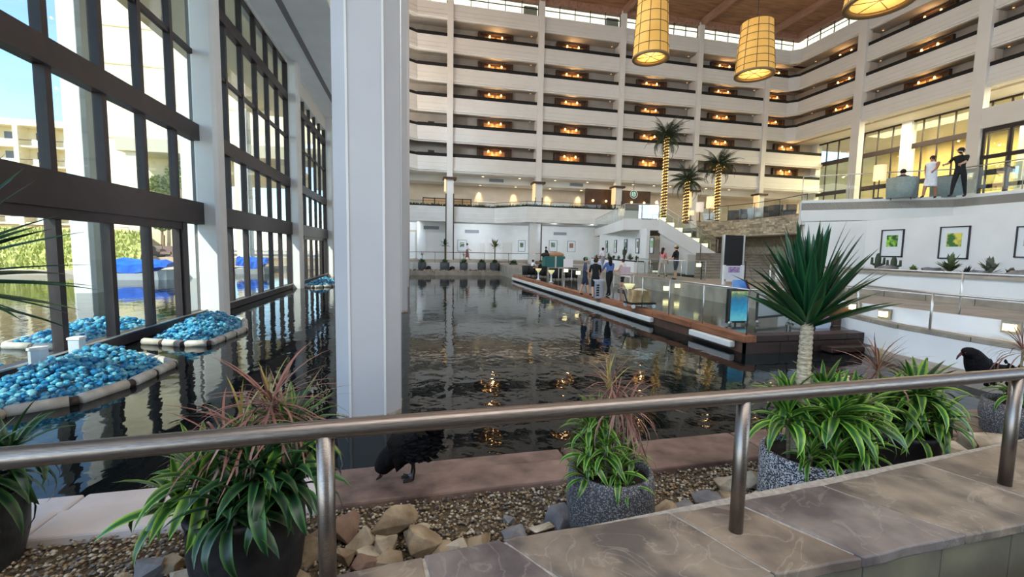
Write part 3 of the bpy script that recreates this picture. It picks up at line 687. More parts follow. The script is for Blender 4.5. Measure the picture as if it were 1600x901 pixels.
# front railing beside the camera
RZ = 1.60; CURB = 0.90
RP = [onz(0, 716, RZ), onz(508, 670.5, RZ), onz(1163, 619, RZ), onz(1590, 584, RZ)]
d0 = (RP[1] - RP[0]); d1 = RP[3] - RP[2]
line = [RP[0] - d0 * 0.8] + RP + [RP[3] + d1 * 0.9]
t = thing('front_railing', (RP[2].x, RP[2].y, CURB), 'brushed steel tube railing crossing the foreground on the stone curb', 'railing')
MB().tube(line, 0.0365, 20).build('handrail', STEEL, t, True)
for p in (RP[1], RP[2], RP[3], RP[0] - d0 * 0.75):
    MB().tube([(p.x, p.y, CURB - 0.02), (p.x, p.y, RZ - 0.02)], 0.033, 18).build('post', STEEL, t, True)

# ================================================================== FOREGROUND CURB, GRAVEL, COPING
def slate(name, c1, c2, c3, sc):
    m = mat(name, c1, 0.5, c2, sc, coords='World', bump=1.0, bscale=5, detail=9, lo=0.38, hi=0.62); nt = m.node_tree; b = nt.nodes['Principled BSDF']
    ramp = [n for n in nt.nodes if n.type == 'VALTORGB'][0]; mp = [n for n in nt.nodes if n.type == 'MAPPING'][0]
    v = nt.nodes.new('ShaderNodeTexNoise'); v.inputs['Scale'].default_value = sc * 0.8; v.inputs['Detail'].default_value = 6; v.inputs['Distortion'].default_value = 1.2; nt.links.new(mp.outputs[0], v.inputs['Vector'])
    r2 = nt.nodes.new('ShaderNodeValToRGB'); e = r2.color_ramp.elements; e[0].position = 0.485; e[0].color = (0, 0, 0, 1); e[1].position = 0.5; e[1].color = (1, 1, 1, 1); q = e.new(0.515); q.color = (0, 0, 0, 1)
    mx = nt.nodes.new('ShaderNodeMix'); mx.data_type = 'RGBA'; nt.links.new(v.outputs['Fac'], r2.inputs[0])
    mu = nt.nodes.new('ShaderNodeMath'); mu.operation = 'MULTIPLY'; mu.inputs[1].default_value = 0.35; nt.links.new(r2.outputs[0], mu.inputs[0]); nt.links.new(mu.outputs[0], mx.inputs[0])
    nt.links.new(ramp.outputs[0], mx.inputs[6]); mx.inputs[7].default_value = lin(c3) + (1,); nt.links.new(mx.outputs[2], b.inputs['Base Color'])
    return m
SLATE = [slate('slate_a', (140, 126, 110), (88, 80, 74), (172, 160, 144), 3.4), slate('slate_b', (144, 128, 110), (94, 82, 74), (176, 162, 144), 3.0), slate('slate_c', (126, 116, 110), (84, 76, 76), (160, 150, 140), 3.8)]
GROUT = mat('pale_grout', (176, 168, 156), 0.9, (150, 142, 130), 30, coords='World')
cb = struct('wall_curb')
BK = [onz(x, y, CURB) for x, y in ((545, 898), (730, 849), (1120, 790), (1330, 748), (1600, 686))]
bk0 = BK[0] + (BK[0] - BK[2]).normalized() * 2.2; bk1 = BK[-1] + (BK[-1] - BK[-2]).normalized() * 2.2
back = [bk0] + BK + [bk1]
fr = [onz(x, y, CURB) for x, y in ((1230, 895), (1392, 863), (1600, 817))]
fd = (fr[2] - fr[0]).normalized()
def backat(x):
    for a, b in zip(back[:-1], back[1:]):
        if a.x <= x <= b.x: return a.lerp(b, (x - a.x) / (b.x - a.x))
    return back[0] if x < back[0].x else back[-1]
def frontat(x): return fr[0] + fd * ((x - fr[0].x) / fd.x)
cuts_b = [-2.2, -0.9, 0.05, 0.42, 1.36, 1.78, 2.45, 3.4, 4.6, 6.0]
cuts_f = [-2.6, -1.3, 0.1, 0.75, 1.56, 2.05, 2.75, 3.6, 4.9, 6.4]
rq = random.Random(9)
def slab(poly, z0, z1, m, name='slab', jit=0.006):
    """stone slab with slightly uneven outline"""
    pts = []
    n = len(poly)
    for i in range(n):
        a = Vector(poly[i][:2]); b = Vector(poly[(i + 1) % n][:2]); k = max(1, int((b - a).length / 0.12))
        for j in range(k):
            p = a.lerp(b, j / k); pts.append((p.x + rq.uniform(-jit, jit), p.y + rq.uniform(-jit, jit)))
    return MB().prism(pts, z0, z1).build(name, m, cb, bevel=0.008)
for i in range(len(cuts_b) - 1):
    g = 0.006
    b0 = backat(cuts_b[i] + g); b1 = backat(cuts_b[i + 1] - g); f0 = frontat(cuts_f[i] + g); f1 = frontat(cuts_f[i + 1] - g)
    slab([f0, f1, b1, b0], CURB - 0.055, CURB + rq.uniform(-0.003, 0.003), SLATE[i % 3])
f0 = frontat(-2.6); f1 = frontat(6.4); b0 = backat(-2.2); b1 = backat(6)
MB().prism([f0.xy + Vector((0, 0.03)), f1.xy + Vector((0, 0.03)), b1.xy - Vector((0, 0.02)), b0.xy - Vector((0, 0.02))], -0.2, CURB - 0.005).build('grout_bed', GROUT, cb)
for i in range(16):
    x = -2.6 + i * 0.52; a = frontat(x + 0.005); b = frontat(x + 0.515)
    MB().prism([a.xy + Vector((0, 0.012)), b.xy + Vector((0, 0.012)), b.xy + Vector((0, 0.06)), a.xy + Vector((0, 0.06))], 0.5, CURB - 0.06).build('face_tile', mat('olive_face_tile', (120, 114, 92), 0.6, (94, 88, 74), 3, coords='World', bump=0.3), cb, bevel=0.004)

SANDST = [mat('coping_stone_a', (156, 130, 118), 0.5, (88, 70, 64), 3.2, coords='World', bump=0.8, bscale=9, detail=10, lo=.3, hi=.7), mat('coping_stone_b', (146, 120, 110), 0.5, (84, 68, 62), 3.6, coords='World', bump=0.8, bscale=9, detail=10, lo=.3, hi=.7), mat('coping_stone_skylit', (232, 224, 220), 0.45, (206, 196, 192), 1.4, coords='World', bump=0.2, bscale=12, detail=8)]
cp = struct('floor_coping')
def cope_y(x): return 4.05 + 0.02 * x
xs = [-4.6, -2.7, -0.74, 1.55, 3.7, 5.6, 7.4, 9.8]
for i in range(len(xs) - 1):
    m = SANDST[2] if xs[i] < -0.8 else SANDST[i % 2]  # left slabs: sky light from the windows painted in as paler stone
    a, b = xs[i] + 0.012, xs[i + 1] - 0.012
    ya, yb = cope_y(a), cope_y(b)
    MB().prism([(a, ya + 0.02), (b, yb + 0.02), (b, yb + 0.31), (a, ya + 0.31)], -0.15, 0.175).build('coping_slab', m, cp, bevel=0.02)
    MB().prism([(a, ya - 0.36), (b, yb - 0.36), (b, yb + 0.02), (a, ya + 0.02)], -0.15, 0.205).build('coping_slab', m, cp, bevel=0.02)
MB().prism([(-4.6, cope_y(-4.6) - 0.3), (9.8, cope_y(9.8) - 0.3), (9.8, cope_y(9.8) + 0.27), (-4.6, cope_y(-4.6) + 0.27)], -0.5, 0.14).build('coping_core', SANDST[1], cp)
gb = struct('floor_bed')
MB().box(-5.5, 9.7, 1.3, 3.8, -0.3, 0.13).build('bed', mat('gravel_bed', (112, 96, 74), 0.9, (70, 58, 44), 40, bump=1, coords='World'), gb)

# ================================================================== OUTDOORS
out = struct('wall_hotel_tower')
TY = 52.0
tx = ony(158, 200, TY).x
MB().box(tx, -7.5, TY, TY + 10, 9.5, 38).build('tower_wall', CREAM, out)
for z in (12.5, 16.0, 19.5, 23): MB().box(tx - 0.02, -7.5, TY - 0.03, TY, z, z + 0.12).build('band_joint', mat('joint_shade', (206, 184, 140), 0.8), out)
MB().box(tx, tx + 6, TY, TY + 10, 0.8, 9.5).build('tower_base', CREAM, out)
pc0 = ony(186, 235, TY - 3).x
MB().box(pc0, pc0 + 26, TY - 3.5, TY + 0.5, 12.0 - 1.2, 12.0).build('portico_roof', mat('portico_grey', (198, 190, 170), 0.8), out)
for k in range(3): MB().box(pc0 + 0.6 + k * 9, pc0 + 1.7 + k * 9, TY - 3.2, TY - 2.2, 1.0, 10.8).build('portico_pillar', CREAM, out)
fh = struct('wall_far_hotel')
FY = 82.0
fz = ony(60, 188, FY).z
x1 = ony(160, 230, FY).x + 9; x0 = x1 - 95
MB().box(x0, x1, FY + 1.8, FY + 12, 0, fz).build('rear_wall', CREAM, fh)
MB().box(x0, x1, FY - 0.1, FY + 12, fz - 0.9, fz).build('roof_band', CREAM, fh)
PANE_DK = mat('far_window_dark', (92, 92, 96), 0.2)
ncol = 24
for k in range(8):
    z = fz - 0.9 - (k + 1) * 2.85
    MB().box(x0, x1, FY, FY + 1.8, z - 0.25, z).build('balcony_slab', CREAM, fh)
    for j in range(ncol):
        xa = x1 - (j + 1) * 95 / ncol
        if xa < x1 - 62: continue
        MB().box(xa + 1.9, xa + 3.85, FY - 0.05, FY + 0.08, z, z + 0.85).build('balcony_parapet', WHITE, fh)
        MB().box(xa + 0.2, xa + 1.9, FY, FY + 0.05, z + 0.75, z + 0.85).build('balcony_rail', BRONZE, fh)
        MB().box(xa + 1.3, xa + 2.8, FY + 1.7, FY + 1.82, z + 0.05, z + 2.2).build('window', PANE_DK, fh)
for j in range(ncol + 1):
    xa = x1 - j * 95 / ncol
    if xa < x1 - 64: continue
    MB().box(xa - 0.3 if j % 2 else xa - 0.12, xa + 0.3 if j % 2 else xa + 0.12, FY - (0.2 if j % 2 else 0), FY + 1.9, 0, fz - 0.9).build('fin_wall', CREAM, fh)
# outer colonnade
oc = struct('wall_colonnade')
for y in (3.9, 14.1, 24.4, 34.7, 45.0):
    MB().prism(oct_pts(-14.6, y, 0.45, 0.14), -0.3, 16.5).build('outer_column', WHITE, oc, bevel=0.02)
# bank, path, far terrace
bk = struct('ground')
BX = onz(50, 430, 0.0)
MB().prism([(-120, BX.y + 4), (-30, BX.y), (-19, BX.y + 1), (-13, 47), (-6.9, 50), (-6.9, 140), (-120, 140)], -0.3, 0.35).build('bank_edge', mat('bank_edge_stone', (206, 190, 170), 0.8), bk)
MB().prism([(-120, BX.y + 9), (-30, BX.y + 7), (-17, 46), (-7, 53), (-7, 140), (-120, 140)], 0.2, 1.1).build('terrace_ground', mat('sandy_terrace', (226, 206, 176), 0.85, (210, 188, 158), 0.6, coords='World'), bk)
GRASS = mat('grass_blade', (190, 192, 112), 0.8, (158, 164, 84), 5, coords='World')
gm = MB(); rg = random.Random(7)
for i in range(7000):
    t_ = rg.random(); y = BX.y + 0.8 + t_ * 11.5; x = rg.uniform(-56, -19.8 - 4.8 * t_); z = 0.36 + t_ * 3.05
    h = rg.uniform(0.12, 0.4); a = rg.uniform(0, pi); dx, dy = cos(a) * 0.12, sin(a) * 0.12
    gm.add([(x - dx, y - dy, z), (x + dx, y + dy, z), (x + rg.uniform(-.1, .1), y + rg.uniform(-.1, .1), z + h)], [(0, 1, 2)])
g = gm.build('grass', GRASS); tag(g, 'sunlit low ground cover on the bank beyond the left windows', 'grass', kind='stuff')
MB().add([(-80, BX.y + 0.6, .33), (-19.5, BX.y + 0.9, .33), (-25, BX.y + 13, 3.6), (-80, BX.y + 13, 3.6), (-80, BX.y + 30, 3.6), (-36, BX.y + 30, 3.6)], [(0, 1, 2, 3), (3, 2, 5, 4)]).build('planted_slope', mat('ground_cover', (206, 200, 130), 0.9, (178, 176, 100), 4, coords='World'), bk)
rail_run('bank_railing', [(-60, BX.y + 9.5, 2.68), (-34, BX.y + 9.5, 2.68), (-24.5, BX.y + 9.5, 2.68)], 1.0, 'thin dark path railing along the sunny bank beyond the left windows', mats=BRONZE, posts=3, mid=0.5)
# boats under tarps
TARP = mat('blue_tarp', (20, 110, 235), 0.55, (14, 92, 214), 2.0, coords='World', bump=0.4, bscale=2)
def boat(px0, px1, py, z, label, group):
    a = onz(px0, py, 0.0); b = onz(px1, py, 0.0); L = (b - a).length; d = (b - a).normalized()
    t = thing('covered_boat', a, label, 'boat', group, atan2(d.y, d.x))
    sec = []
    hull = MB(); n = 12; vs = []
    for i in range(n + 1):
        f = i / n; x = f * L; wdt = 0.95 * (1 - max(0, (f - 0.75) / 0.25) ** 2 * 0.75); zt = 0.42 + 0.25 * max(0, (f - 0.6) / 0.4)
        vs += [(x, -wdt * 0.8, -0.15), (x, -wdt, zt), (x, wdt, zt), (x, wdt * 0.8, -0.15)]
    fs = [(i * 4 + j, (i + 1) * 4 + j, (i + 1) * 4 + j + 1, i * 4 + j + 1) for i in range(n) for j in range(3)] + [(0, 1, 2, 3), (n * 4 + 3, n * 4 + 2, n * 4 + 1, n * 4)]
    hull.add(vs, fs); ho = bpy.data.objects.new('hull', hull.mesh('hull', mat('boat_hull_white', (232, 234, 236), 0.4))); COL.objects.link(ho); ho.parent = t
    tp = MB(); vs = []; rr = random.Random(int(px0))
    for i in range(n + 1):
        f = i / n; x = 0.1 + f * (L * 0.94 - 0.1); top = z - 0.12 * abs(sin(f * 9)) - (0.25 if f > 0.93 else 0); w_ = 1.0 - 0.12 * f
        lo = 0.45 + 0.22 * (0.5 + 0.5 * sin(f * 7 + 1)) + (0.15 if f > 0.8 else 0)
        for (yy, zz) in ((-w_, lo), (-w_ * 0.97, top - 0.25), (-w_ * 0.6, top), (0, top + 0.08), (w_ * 0.6, top), (w_, lo)): vs.append((x, yy + rr.uniform(-.04, .04), zz + rr.uniform(-.04, .04)))
    tp.add(vs, [(i * 6 + j, (i + 1) * 6 + j, (i + 1) * 6 + j + 1, i * 6 + j + 1) for i in range(n) for j in range(5)] + [tuple(range(5, -1, -1)), tuple(n * 6 + j for j in range(6))])
    to = bpy.data.objects.new('tarp', tp.mesh('tarp', TARP)); COL.objects.link(to); to.parent = t
    return t
boat(152, 277, 436, 1.32, 'white boat under a bright blue tarp, seen through the nearest window bay', 'covered boats outside')
boat(372, 425, 427, 1.35, 'white boat under a blue tarp, seen through the second window bay', 'covered boats outside')
# palms and garden furniture far outside
def small_tree(x, y, z, h, r, label, name='garden_tree', col=(96, 128, 62)):
    t = thing(name, (x, y, z), label, 'tree', 'garden trees outside')
    MB().tube([(x, y, z), (x + 0.1, y, z + h * 0.6)], [0.14, 0.1], 7).build('trunk', mat('outer_trunk', (150, 128, 98), 0.9), t)
    m = MB(); rr = random.Random(int(x * 7 + y))
    for i in range(700):
        v = Vector((rr.gauss(0, 1), rr.gauss(0, 1), rr.gauss(0, 0.8))).normalized() * r * rr.uniform(0.5, 1.0); p = Vector((x, y, z + h)) + v
        a = Vector((rr.uniform(-1, 1), rr.uniform(-1, 1), rr.uniform(-1, 1))).normalized() * 0.16; b = a.cross(Vector((rr.uniform(-1, 1), rr.uniform(-1, 1), 1))).normalized() * 0.13
        m.add([p - a, p + b, p + a, p - b], [(0, 1, 2, 3)])
    o = m.build('foliage', mat('outer_leaf_%d' % col[0], col, 0.7), t); o['kind'] = 'stuff'
ptx = ony(247, 275, TY - 6)
small_tree(ptx.x, TY - 1.0, 1.0, 8.0, 1.7, 'bright green tree under the cream portico outside', col=(150, 172, 108))
small_tree(ony(225, 290, 50).x + 0.5, 51.6, 1.0, 7.0, 1.1, 'paler green tree left of the bright green one outside', col=(168, 186, 128))
small_tree(ony(243, 365, 48).x, 49.2, 1.1, 3.4, 1.0, 'small palm beside the far outdoor terrace, right of the tarped boat', col=(110, 134, 70))
for i, (px, py, c_, lab) in enumerate(((212, 392, (180, 130, 90), 'tan wicker garden armchair on the far outdoor terrace above the tarp'), (240, 392, (150, 132, 124), 'grey garden armchair on the far outdoor terrace beside the small palm'), (262, 392, (140, 118, 112), 'brown garden armchair on the far outdoor terrace, right of the small palm'))):
    p = ony(px, py, 47.0); p.z = 1.1
    t = thing('garden_armchair', p, lab, 'armchair', 'garden armchairs outside')
    m_ = mat('wicker_%d' % c_[0], c_, 0.8)
    MB().box(p.x - 0.5, p.x + 0.5, p.y - 0.45, p.y + 0.45, p.z + 0.25, p.z + 0.5).build('seat', m_, t)
    MB().box(p.x - 0.5, p.x + 0.5, p.y + 0.35, p.y + 0.5, p.z + 0.1, p.z + 1.0).build('backrest', m_, t)
    for s in (-1, 1): MB().box(p.x + s * 0.5 - 0.08, p.x + s * 0.5 + 0.08, p.y - 0.45, p.y + 0.5, p.z, p.z + 0.72).build('arm', m_, t)
pk = ony(160, 375, 49); pk.z = 1.1
t = thing('garden_parasol', pk, 'pink garden parasol beyond the outer column', 'parasol')
MB().tube([pk, pk + Vector((0, 0, 2.3))], 0.04, 6).build('pole', STEEL2, t)
MB().lathe([(1.5, 1.75), (0.8, 2.1), (0.0, 2.4)], pk, 8).build('canopy', mat('pink_canvas', (240, 120, 180), 0.8), t)

# ================================================================== RAFTS OF BLUE GLASS
BLUEG = [mat('blue_glass_a', (70, 172, 216), 0.08, trans=0.35, spec=0.8, ior=1.45), mat('blue_glass_b', (128, 206, 232), 0.06, trans=0.35, spec=0.8, ior=1.45), mat('blue_glass_c', (36, 128, 186), 0.08, trans=0.3, spec=0.8, ior=1.45)]
FLOATW = mat('raft_tube_white', (200, 198, 192), 0.6, (172, 168, 160), 6, coords='World', bump=0.2)
CHK = []
for q in range(4):
    m = MB(); rr = random.Random(q); m.ball((0, 0, 0), (1, 0.85, 0.55), 7, 4)
    m.v = [(x * rr.uniform(.8, 1.15), y * rr.uniform(.8, 1.15), z * rr.uniform(.8, 1.2)) for x, y, z in m.v]
    for k in range(3): CHK.append(m.mesh('glass_chunk', BLUEG[k], True))
def raft(poly, front, hgt, label, nch, size, label2, single=False, seed=1):
    """poly: outline; front: outline indices whose edges carry visible float tubes"""
    rr = random.Random(seed)
    cx = sum(p[0] for p in poly) / len(poly); cy = sum(p[1] for p in poly) / len(poly)
    t = thing('floating_raft', (cx, cy, 0), label, 'raft', 'rafts of blue glass')
    MB().prism([(cx + (p[0] - cx) * 0.97, cy + (p[1] - cy) * 0.97) for p in poly], -0.05, 0.06).build('tray', mat('raft_tray', (120, 150, 170), 0.6), t)
    for i in front:
        a = Vector(poly[i]); b = Vector(poly[(i + 1) % len(poly)]); L = (b - a).length; k = max(1, round(L / 0.62))
        for j in range(k):
            p = a.lerp(b, j / k + 0.012); q = a.lerp(b, (j + 0.86) / k)
            MB().tube([(p.x, p.y, 0.05), (p.x * .97 + q.x * .03, p.y * .97 + q.y * .03, 0.055), (q.x, q.y, 0.055)], [0.06, 0.085, 0.085], 9).build('float_tube', FLOATW, t, True)
            if j < k: 
                p2 = a.lerp(b, (j + 0.86) / k); q2 = a.lerp(b, (j + 1.0) / k)
                MB().tube([(p2.x, p2.y, 0.045), (q2.x, q2.y, 0.045)], 0.07, 8).build('joint_sleeve', mat('raft_joint', (60, 48, 44), 0.6), t, True)
    heap = thing('glass_heap', (cx, cy, 0.06), label2, 'glass heap', 'heaps of blue glass chunks')
    def inside(x, y):
        c_ = False
        for i in range(len(poly)):
            x0, y0 = poly[i]; x1_, y1_ = poly[i - 1]
            if (y0 > y) != (y1_ > y) and x < (x1_ - x0) * (y - y0) / (y1_ - y0) + x0: c_ = not c_
        return c_
    def edge_d(x, y):
        return min((Vector((x, y)) - (Vector(poly[i]) + (Vector(poly[i - 1]) - Vector(poly[i])) * max(0, min(1, (Vector((x, y)) - Vector(poly[i])).dot(Vector(poly[i - 1]) - Vector(poly[i])) / (Vector(poly[i - 1]) - Vector(poly[i])).length_squared)))).length for i in range(len(poly)))
    pts = []
    xs_ = [p[0] for p in poly]; ys_ = [p[1] for p in poly]
    while len(pts) < nch:
        x = rr.uniform(min(xs_), max(xs_)); y = rr.uniform(min(ys_), max(ys_))
        if not inside(x, y): continue
        e = edge_d(x, y)
        if e < 0.12: continue
        z = 0.06 + hgt * min(1, (e - 0.05) / 0.7) * rr.uniform(0.85, 1.05)
        pts.append((x, y, z))
    solid = MB()
    for k, (x, y, z) in enumerate(pts):
        s = size * rr.uniform(0.7, 1.25); rot = Euler((rr.uniform(-.7, .7), rr.uniform(-.7, .7), rr.uniform(0, 6.28)))
        if single and k < 290:
            link('glass_chunk', rr.choice(CHK), heap, (x - cx, y - cy, z - 0.06), rot, (s, s, s))
        else:
            solid.cur = rr.randrange(3); solid.ball((x, y, z - (0.04 if single else 0)), (s, s * 0.85, s * 0.6), 6, 4, rot.to_matrix())
    if solid.v: o = solid.build('glass_chunks', BLUEG, heap, True); o['kind'] = 'stuff'
raft([(-6.2, 5.4), (-5.2, 5.9), (-5.25, 7.0), (-4.66, 7.4), (-4.42, 8.2), (-4.38, 9.4), (-5.2, 10.1), (-6.2, 10.3)], [1, 2, 3, 4, 5, 6], 0.44, 'pale jointed raft nearest the camera, against the left window wall', 1700, 0.055, 'heap of sky blue glass chunks on the nearest raft by the left windows', True, 1)
raft([(-6.05, 11.7), (-5.0, 11.25), (-4.5, 11.3), (-4.36, 13.0), (-4.9, 14.6), (-5.75, 15.2), (-6.05, 15.2)], [0, 1, 2, 3, 4], 0.44, 'pale jointed raft at the foot of the window column left of the big white column', 1000, 0.058, 'heap of blue glass chunks at the foot of the second window column', True, 2)
raft([(-6.0, 26.9), (-5.3, 26.5), (-4.5, 27.2), (-4.4, 29.6), (-5.0, 30.6), (-6.0, 30.6)], [0, 1, 2, 3, 4], 0.35, 'small far raft by the third window bay, partly behind the big column', 260, 0.085, 'far heap of blue glass chunks by the third window bay', False, 3)
raft([(-8.6, 11.6), (-7.2, 11.2), (-6.75, 11.6), (-6.75, 14.2), (-8.2, 14.6), (-8.8, 13.2)], [0, 1, 2, 5], 0.3, 'pale raft floating just outside the nearest window bay', 420, 0.07, 'heap of blue glass chunks outside the nearest window bay', False, 4)
raft([(-8.6, 6.6), (-7.2, 6.2), (-6.75, 6.6), (-6.75, 9.6), (-8.2, 9.9), (-8.8, 8.2)], [0, 1, 2, 5], 0.2, 'pale raft outside the glass behind the nearest raft', 420, 0.07, 'heap of blue glass chunks outside the glass, behind the two white posts', False, 5)
for px, py, lab in ((61, 566, 'left one of the two short white posts standing by the nearest raft'), (122, 563, 'right one of the two short white posts standing by the nearest raft')):
    p = onx(px, py, -6.12)
    t = thing('white_post', (p.x, p.y, 0.0), lab, 'post', 'short white posts by the raft')
    MB().box(p.x - 0.09, p.x + 0.09, p.y - 0.09, p.y + 0.09, 0.0, 0.52).build('shaft', mat('post_white', (196, 206, 216), 0.5), t, bevel=0.01)
    MB().box(p.x - 0.1, p.x + 0.1, p.y - 0.1, p.y + 0.1, 0.5, 0.54).build('cap', WHITE2, t)

# ================================================================== HANGING LANTERNS
SHADE = mat('lantern_fabric', (232, 186, 104), 0.8, (222, 172, 88), 1.5, coords='World', emit=(236, 178, 84), estr=0.32)
DIFF = mat('lantern_diffuser', (250, 214, 130), 0.6, emit=(250, 205, 110), estr=0.75)
WIRE = mat('lantern_wire', (110, 84, 52), 0.6)
def lantern(c, r0, r1, h, label):
    t = thing('hanging_lantern', c, label, 'lantern', 'drum lanterns hanging from the wooden ceiling')
    x, y, z = c
    sh = MB().lathe([(r0, 0), (r0 * 0.6 + r1 * 0.4, h * 0.4), (r1, h), (r1 - 0.02, h), (r0 - 0.03, 0.01)], c, 40).build('shade', SHADE, t, True)
    MB().lathe([(0.0, 0.1), (r0 - 0.16, 0.1), (r0 - 0.16, 0.13), (0.0, 0.13)], c, 36).build('diffuser', DIFF, t)
    MB().lathe([(r0 - 0.17, 0.02), (r0 + 0.015, -0.02), (r0 + 0.015, 0.07), (r0 - 0.17, 0.14)], c, 40).build('bottom_ring', mat('lantern_ring', (150, 122, 84), 0.7), t, True)
    m = MB(); nv = 10
    for j in range(nv):
        a = 2 * pi * (j + 0.5) / nv
        m.tube([(x + cos(a) * (r0 + 0.004), y + sin(a) * (r0 + 0.004), z), (x + cos(a) * (r1 + 0.004), y + sin(a) * (r1 + 0.004), z + h)], 0.014, 5)
    m.build('vertical_wires', WIRE, sh)
    for j in range(1, 7):
        f = j / 7; r = r0 + (r1 - r0) * f + 0.006
        MB().tube([(x + cos(2 * pi * q / 40) * r, y + sin(2 * pi * q / 40) * r, z + h * f) for q in range(41)], 0.013, 5).build('hoop_wire', WIRE, sh)
    m = MB()
    for j in range(3):
        a = pi * j / 3 + 0.4; m.tube([(x + cos(a) * (r0 - 0.16), y + sin(a) * (r0 - 0.16), z + 0.09), (x - cos(a) * (r0 - 0.16), y - sin(a) * (r0 - 0.16), z + 0.09)], 0.012, 5)
    m.build('spoke_wires', WIRE, t)
    MB().tube([(x, y, z + h * 0.5), (x, y, ROOF)], 0.014, 6).build('cable', BLACK, t)
    lamp_ = lamp('lantern_light', 'POINT', (x, y, z - 0.15), 60, (1, 0.72, 0.36), shadow_soft_size=0.5)
def lc(pl, pr, py, y):
    a = ony(pl, py, y); b = ony(pr, py, y); r = (b.x - a.x) / 2 * 0.97; return ((a.x + b.x) / 2, y, (a.z + b.z) / 2), r
c1, r1_ = lc(990.5, 1042, 92, 18.0); lantern(c1, r1_, r1_ * 0.78, 3.0, 'tall amber drum lantern hanging on the left, its top cut by the picture edge')
c2, r2_ = lc(1153, 1203.5, 118, 18.0); lantern(c2, r2_, r2_ * 0.8, 2.25, 'tall amber drum lantern hanging whole on a thin cable beside the ceiling beams')
c3, r3_ = lc(1335, 1412, 6, 11.8); lantern(c3, r3_, r3_ * 0.8, 2.4, 'amber drum lantern of which mostly the round underside shows')

# lamps on the lower columns, downlights, grilles, doors, frames
for i, (x, y) in enumerate(((3.6, YB - 0.05), (12.5, YB - 0.05), (21.2, YB - 0.05), (30.2, YB - 0.05), (38.8, YB - 0.05))):
    t = thing('column_lantern', (x, y, 7.3), 'brown capped glowing lantern around the %s boxed column of the lower gallery from the left' % ORD[i], 'lantern', 'lanterns on the lower gallery columns')
    z0 = 6.35 if i else 6.9
    MB().box(x - 0.62, x + 0.62, y - 0.62, y + 0.62, 8.95, 9.15).build('cap', WOODP, t)
    for s in (-1,): MB().box(x + s * 0.47 - 0.06, x + s * 0.47 + 0.06, y - 0.5, y - 0.37, z0 + .9, 8.95).build('glow_panel', LAMPS, t)
    MB().box(x - 0.5, x - 0.37, y - 0.3, y + 0.3, z0 + .9, 8.95).build('glow_panel', LAMPS, t)
k = 0
for x in (7.0, 10.8, 14.6, 18.2, 23.5, 26.0, 28.0, 32.5, 35.5):
    for y, z in ((44.9, 9.61), (46.6, 8.97)):
        t = thing('downlight', (x, y, z), '%s recessed downlight from the left in the lower gallery ceiling, %s row' % (ORD[k // 2], 'front' if y < 46 else 'rear'), 'downlight', 'downlights of the lower gallery')
        MB().lathe([(0.0, 0), (0.13, 0)], (x, y, z - 0.02), 12).build('diffuser', DOWNL, t)
        MB().lathe([(0.13, -0.03), (0.17, -0.02), (0.17, 0.02)], (x, y, z), 14).build('trim_ring', WHITE2, t)
        k += 1
for x in (7.0, 10.8, 14.6, 18.2, 24, 28, 33):
    lamp('wall_washer', 'SPOT', (x, 47.38, 8.7), 420, (1, 0.74, 0.38), spot_size=radians(56), spot_blend=0.3, shadow_soft_size=0.05)
for x, y, z, lab in ((1.9, 44.86, 4.35, 'pale grille on the white pier left of the first column'), (6.3, 47.5, 4.2, 'grey grille above the framed picture by the first column'), (16.2, 47.5, 4.2, 'grey grille high on the wall above the information cart'), (8.5, 45.48, 9.35, 'grey ceiling edge grille in the bay above the projecting balcony'), (17.2, 45.48, 9.35, 'grey ceiling edge grille in the bay right of the projecting balcony')):
    t = thing('air_grille', (x, y, z), lab, 'air grille', 'long grilles of the lower storeys')
    MB().box(x - 0.75, x + 0.75, y - 0.02, y + 0.06, z - 0.16, z + 0.16).build('grille_frame', mat('grille_grey', (150, 152, 158), 0.6), t)
    for q in range(4): MB().box(x - 0.7, x + 0.7, y - 0.04, y, z - 0.13 + q * 0.075, z - 0.1 + q * 0.075).build('slat', mat('slat_grey', (128, 130, 138), 0.6), t)
def door(n, a, b, z0, z1, y, m, glow=None):
    d = struct('door_%d' % n, (a, y, z0))
    MB().box(a - 0.12, a, y - 0.08, y + 0.1, z0, z1 + 0.12).build('door_frame', WHITE2, d)
    MB().box(b, b + 0.12, y - 0.08, y + 0.1, z0, z1 + 0.12).build('door_frame', WHITE2, d)
    MB().box(a, b, y - 0.08, y + 0.1, z1, z1 + 0.12).build('door_frame', WHITE2, d)
    MB().box(a, b, y - 0.03, y + 0.06, z0, z1).build('door_leaf', m, d)
    MB().box(b - 0.15, b - 0.1, y - 0.08, y - 0.03, z0 + 0.95, z0 + 1.15).build('door_handle', STEEL2, d)
DOORW = mat('painted_door', (214, 212, 208), 0.5)
for n, (p0, p1, pt, m) in enumerate(((749, 757, 380, DOORW), (763, 770, 380, DOORW), (785, 799.5, 379, DOORW))):
    a = ony(p0, 395, 47.6); b = ony(p1, 395, 47.6); door(n + 1, a.x, b.x, 1.25, ony(p0, pt, 47.6).z, 47.6, m)
for n, (p0, p1) in enumerate(((747, 773), (868, 889))):
    a = ony(p0, 310, 47.6); b = ony(p1, 310, 47.6); door(n + 5, a.x, b.x, 5.35, 7.3, 47.6, mat('gallery_door', (196, 184, 166), 0.6))
# warm lit doorway at the far left
d = struct('door_4', (-0.4, 47.6, 1.25))
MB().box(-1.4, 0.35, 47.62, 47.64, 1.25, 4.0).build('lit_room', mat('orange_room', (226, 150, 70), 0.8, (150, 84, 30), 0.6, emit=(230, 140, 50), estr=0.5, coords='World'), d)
MB().box(0.35, 0.5, 47.5, 47.7, 1.25, 4.15).build('door_frame', BEIGE, d)
MB().box(-1.5, 0.5, 47.5, 47.7, 4.0, 4.2).build('door_frame', BEIGE, d)
